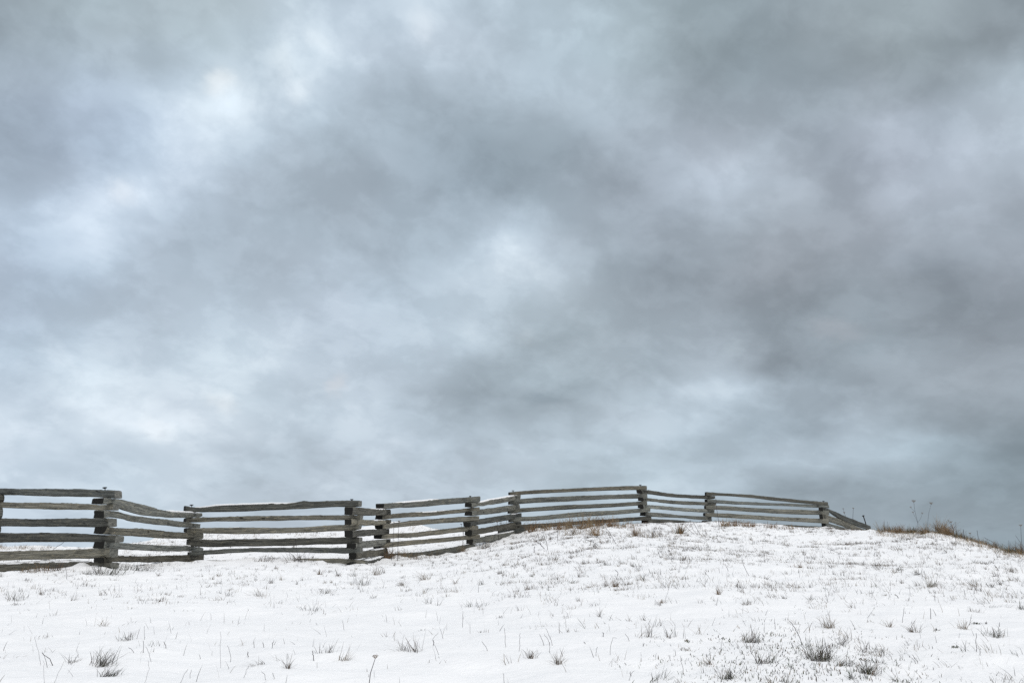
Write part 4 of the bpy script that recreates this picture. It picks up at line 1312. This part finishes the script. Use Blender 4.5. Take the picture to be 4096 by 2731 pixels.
# ------------------------------------------------------------------ fine sparse grass nobody could count
r = np.random.default_rng(11)
bases, Ls, Ws, Hd, Ln, Cu, Co = [], [], [], [], [], [], []
N = 46000
X, Y = r.uniform(-12.5, 16.5, N), r.uniform(5.2, 33.5, N)
Z = gz(X, Y)
q = np.stack([X, Y, Z], -1) - EYE
zc = q[:, 1] * math.cos(PITCH) + q[:, 2] * math.sin(PITCH)
PX = CX + FPX * q[:, 0] / zc
PYv = CY - FPX * (-q[:, 1] * math.sin(PITCH) + q[:, 2] * math.cos(PITCH)) / zc
patch = perlin(X * .8, Y * .5, 21) + .5 * perlin(X * 2.5, Y * 1.2, 22)
right = sm(1500, 2500, PX)
band = sm(2480, 2330, PYv)
dens = .035 + .22 * band + right * band * .36 + right * .035
low_right = sm(2700, 3000, PX) * sm(2540, 2600, PYv) * .55
dens = (dens + low_right) * np.clip(.75 + 1.0 * patch, .1, 2.0)
keep = (r.random(N) < dens) & (PX > -60) & (PX < 4160)
idx = np.nonzero(keep)[0]
for i in idx:
    n = int(r.integers(2, 10)) if r.random() < .8 else int(r.integers(10, 22))
    k = 1.0
    spread = r.uniform(.012, .06)
    x, y = X[i] + r.normal(0, spread, n), Y[i] + r.normal(0, spread * 1.2, n)
    bases.append(np.stack([x, y, gz(x, y) - .006], -1))
    hh = (.022 + .075 * r.beta(1.4, 2.4)) * (1.2 if PX[i] > 2000 else 1.0)
    Ls.append(hh * r.uniform(.5, 1.3, n))
    Ws.append(r.uniform(.0022, .0040, n) * (1 + .035 * max(0, Y[i] - 8)))
    drift = -.35 * sm(1800, 2600, PX[i]) + .12 * (1 - sm(600, 1500, PX[i]))
    ln = drift + r.normal(0, .5, n)
    Hd.append(np.where(ln >= 0, 0.0, math.pi) + r.normal(0, .7, n))
    Ln.append(np.abs(ln)); Cu.append(r.uniform(0, .4, n))
    u = r.random()
    Co.append(pick_cols(('grey', 'dark') if u < .45 else ('grey', 'brown') if u < .72 else ('tan', 'grey') if u < .86 else ('brown', 'tan') if u < .94 else ('green', 'dark'), n, r) * .66)
# short broad dark leaves in the weedy patch at lower right
for _ in range(900):
    p = ground_hit(r.normal(3150, 260), r.normal(2640, 75))
    if p is None or not (5 < p[1] < 12):
        continue
    n = int(r.integers(1, 4))
    x, y = p[0] + r.normal(0, .02, n), p[1] + r.normal(0, .03, n)
    bases.append(np.stack([x, y, gz(x, y) - .004], -1)); Ls.append(r.uniform(.012, .038, n)); Ws.append(r.uniform(.003, .006, n))
    Hd.append(r.uniform(0, 6.28, n)); Ln.append(np.abs(r.normal(.3, .45, n))); Cu.append(r.uniform(-.2, .5, n)); Co.append(pick_cols(('green', 'dark', 'dark', 'green', 'brown'), n, r))
# single straws
m = 2600
x, y = r.uniform(-12, 16, m), 5.2 + 25 * r.beta(1.0, 2.2, m)
bases.append(np.stack([x, y, gz(x, y) - .006], -1)); Ls.append(r.uniform(.03, .13, m)); Ws.append(r.uniform(.0022, .0044, m))
Hd.append(r.uniform(0, 6.28, m)); Ln.append(np.abs(r.normal(0, .5, m))); Cu.append(r.uniform(0, .25, m)); Co.append(pick_cols(('grey', 'dark', 'dark', 'twig'), m, r))
v, f, C = blade_mesh(np.concatenate(bases), np.concatenate(Ls), np.concatenate(Ws), np.concatenate(Hd), np.concatenate(Ln), np.concatenate(Cu), np.concatenate(Co), r)
gr = make_mesh('sparse_grass', v, f, [M_PLANT], None, None, tint=C)
tag(gr, 'thin dry grass blades poking through the snow all over the slope', 'grass', None, 'stuff')

# grass on the dunes behind the fence
bases, Ls, Ws, Hd, Ln, Cu, Co = [], [], [], [], [], [], []
for (px0, px1, py0, py1, cnt) in [(-20, 210, 2188, 2200, 60), (360, 800, 2150, 2215, 90), (800, 1420, 2125, 2180, 130), (1540, 1760, 2085, 2130, 60)]:
    for _ in range(cnt):
        p = ground_hit(r.uniform(px0, px1), r.uniform(py0, py1))
        if p is None or p[1] < 22:
            continue
        n = int(r.integers(3, 14))
        x, y = p[0] + r.normal(0, .06, n), p[1] + r.normal(0, .06, n)
        bases.append(np.stack([x, y, gz(x, y) - .006], -1)); Ls.append(r.uniform(.05, .16, n)); Ws.append(r.uniform(.003, .006, n))
        Hd.append(np.where(r.random(n) < .75, 0, math.pi) + r.normal(0, .6, n)); Ln.append(np.abs(r.normal(.35, .3, n))); Cu.append(r.uniform(0, .4, n))
        Co.append(pick_cols(('grey', 'tan'), n, r))
v, f, C = blade_mesh(np.concatenate(bases), np.concatenate(Ls), np.concatenate(Ws), np.concatenate(Hd), np.concatenate(Ln), np.concatenate(Cu), np.concatenate(Co), r)
tag(make_mesh('dune_grass', v, f, [M_PLANT], None, None, tint=C), 'pale tufty grass on the snowy rise behind the fence', 'grass', None, 'stuff')
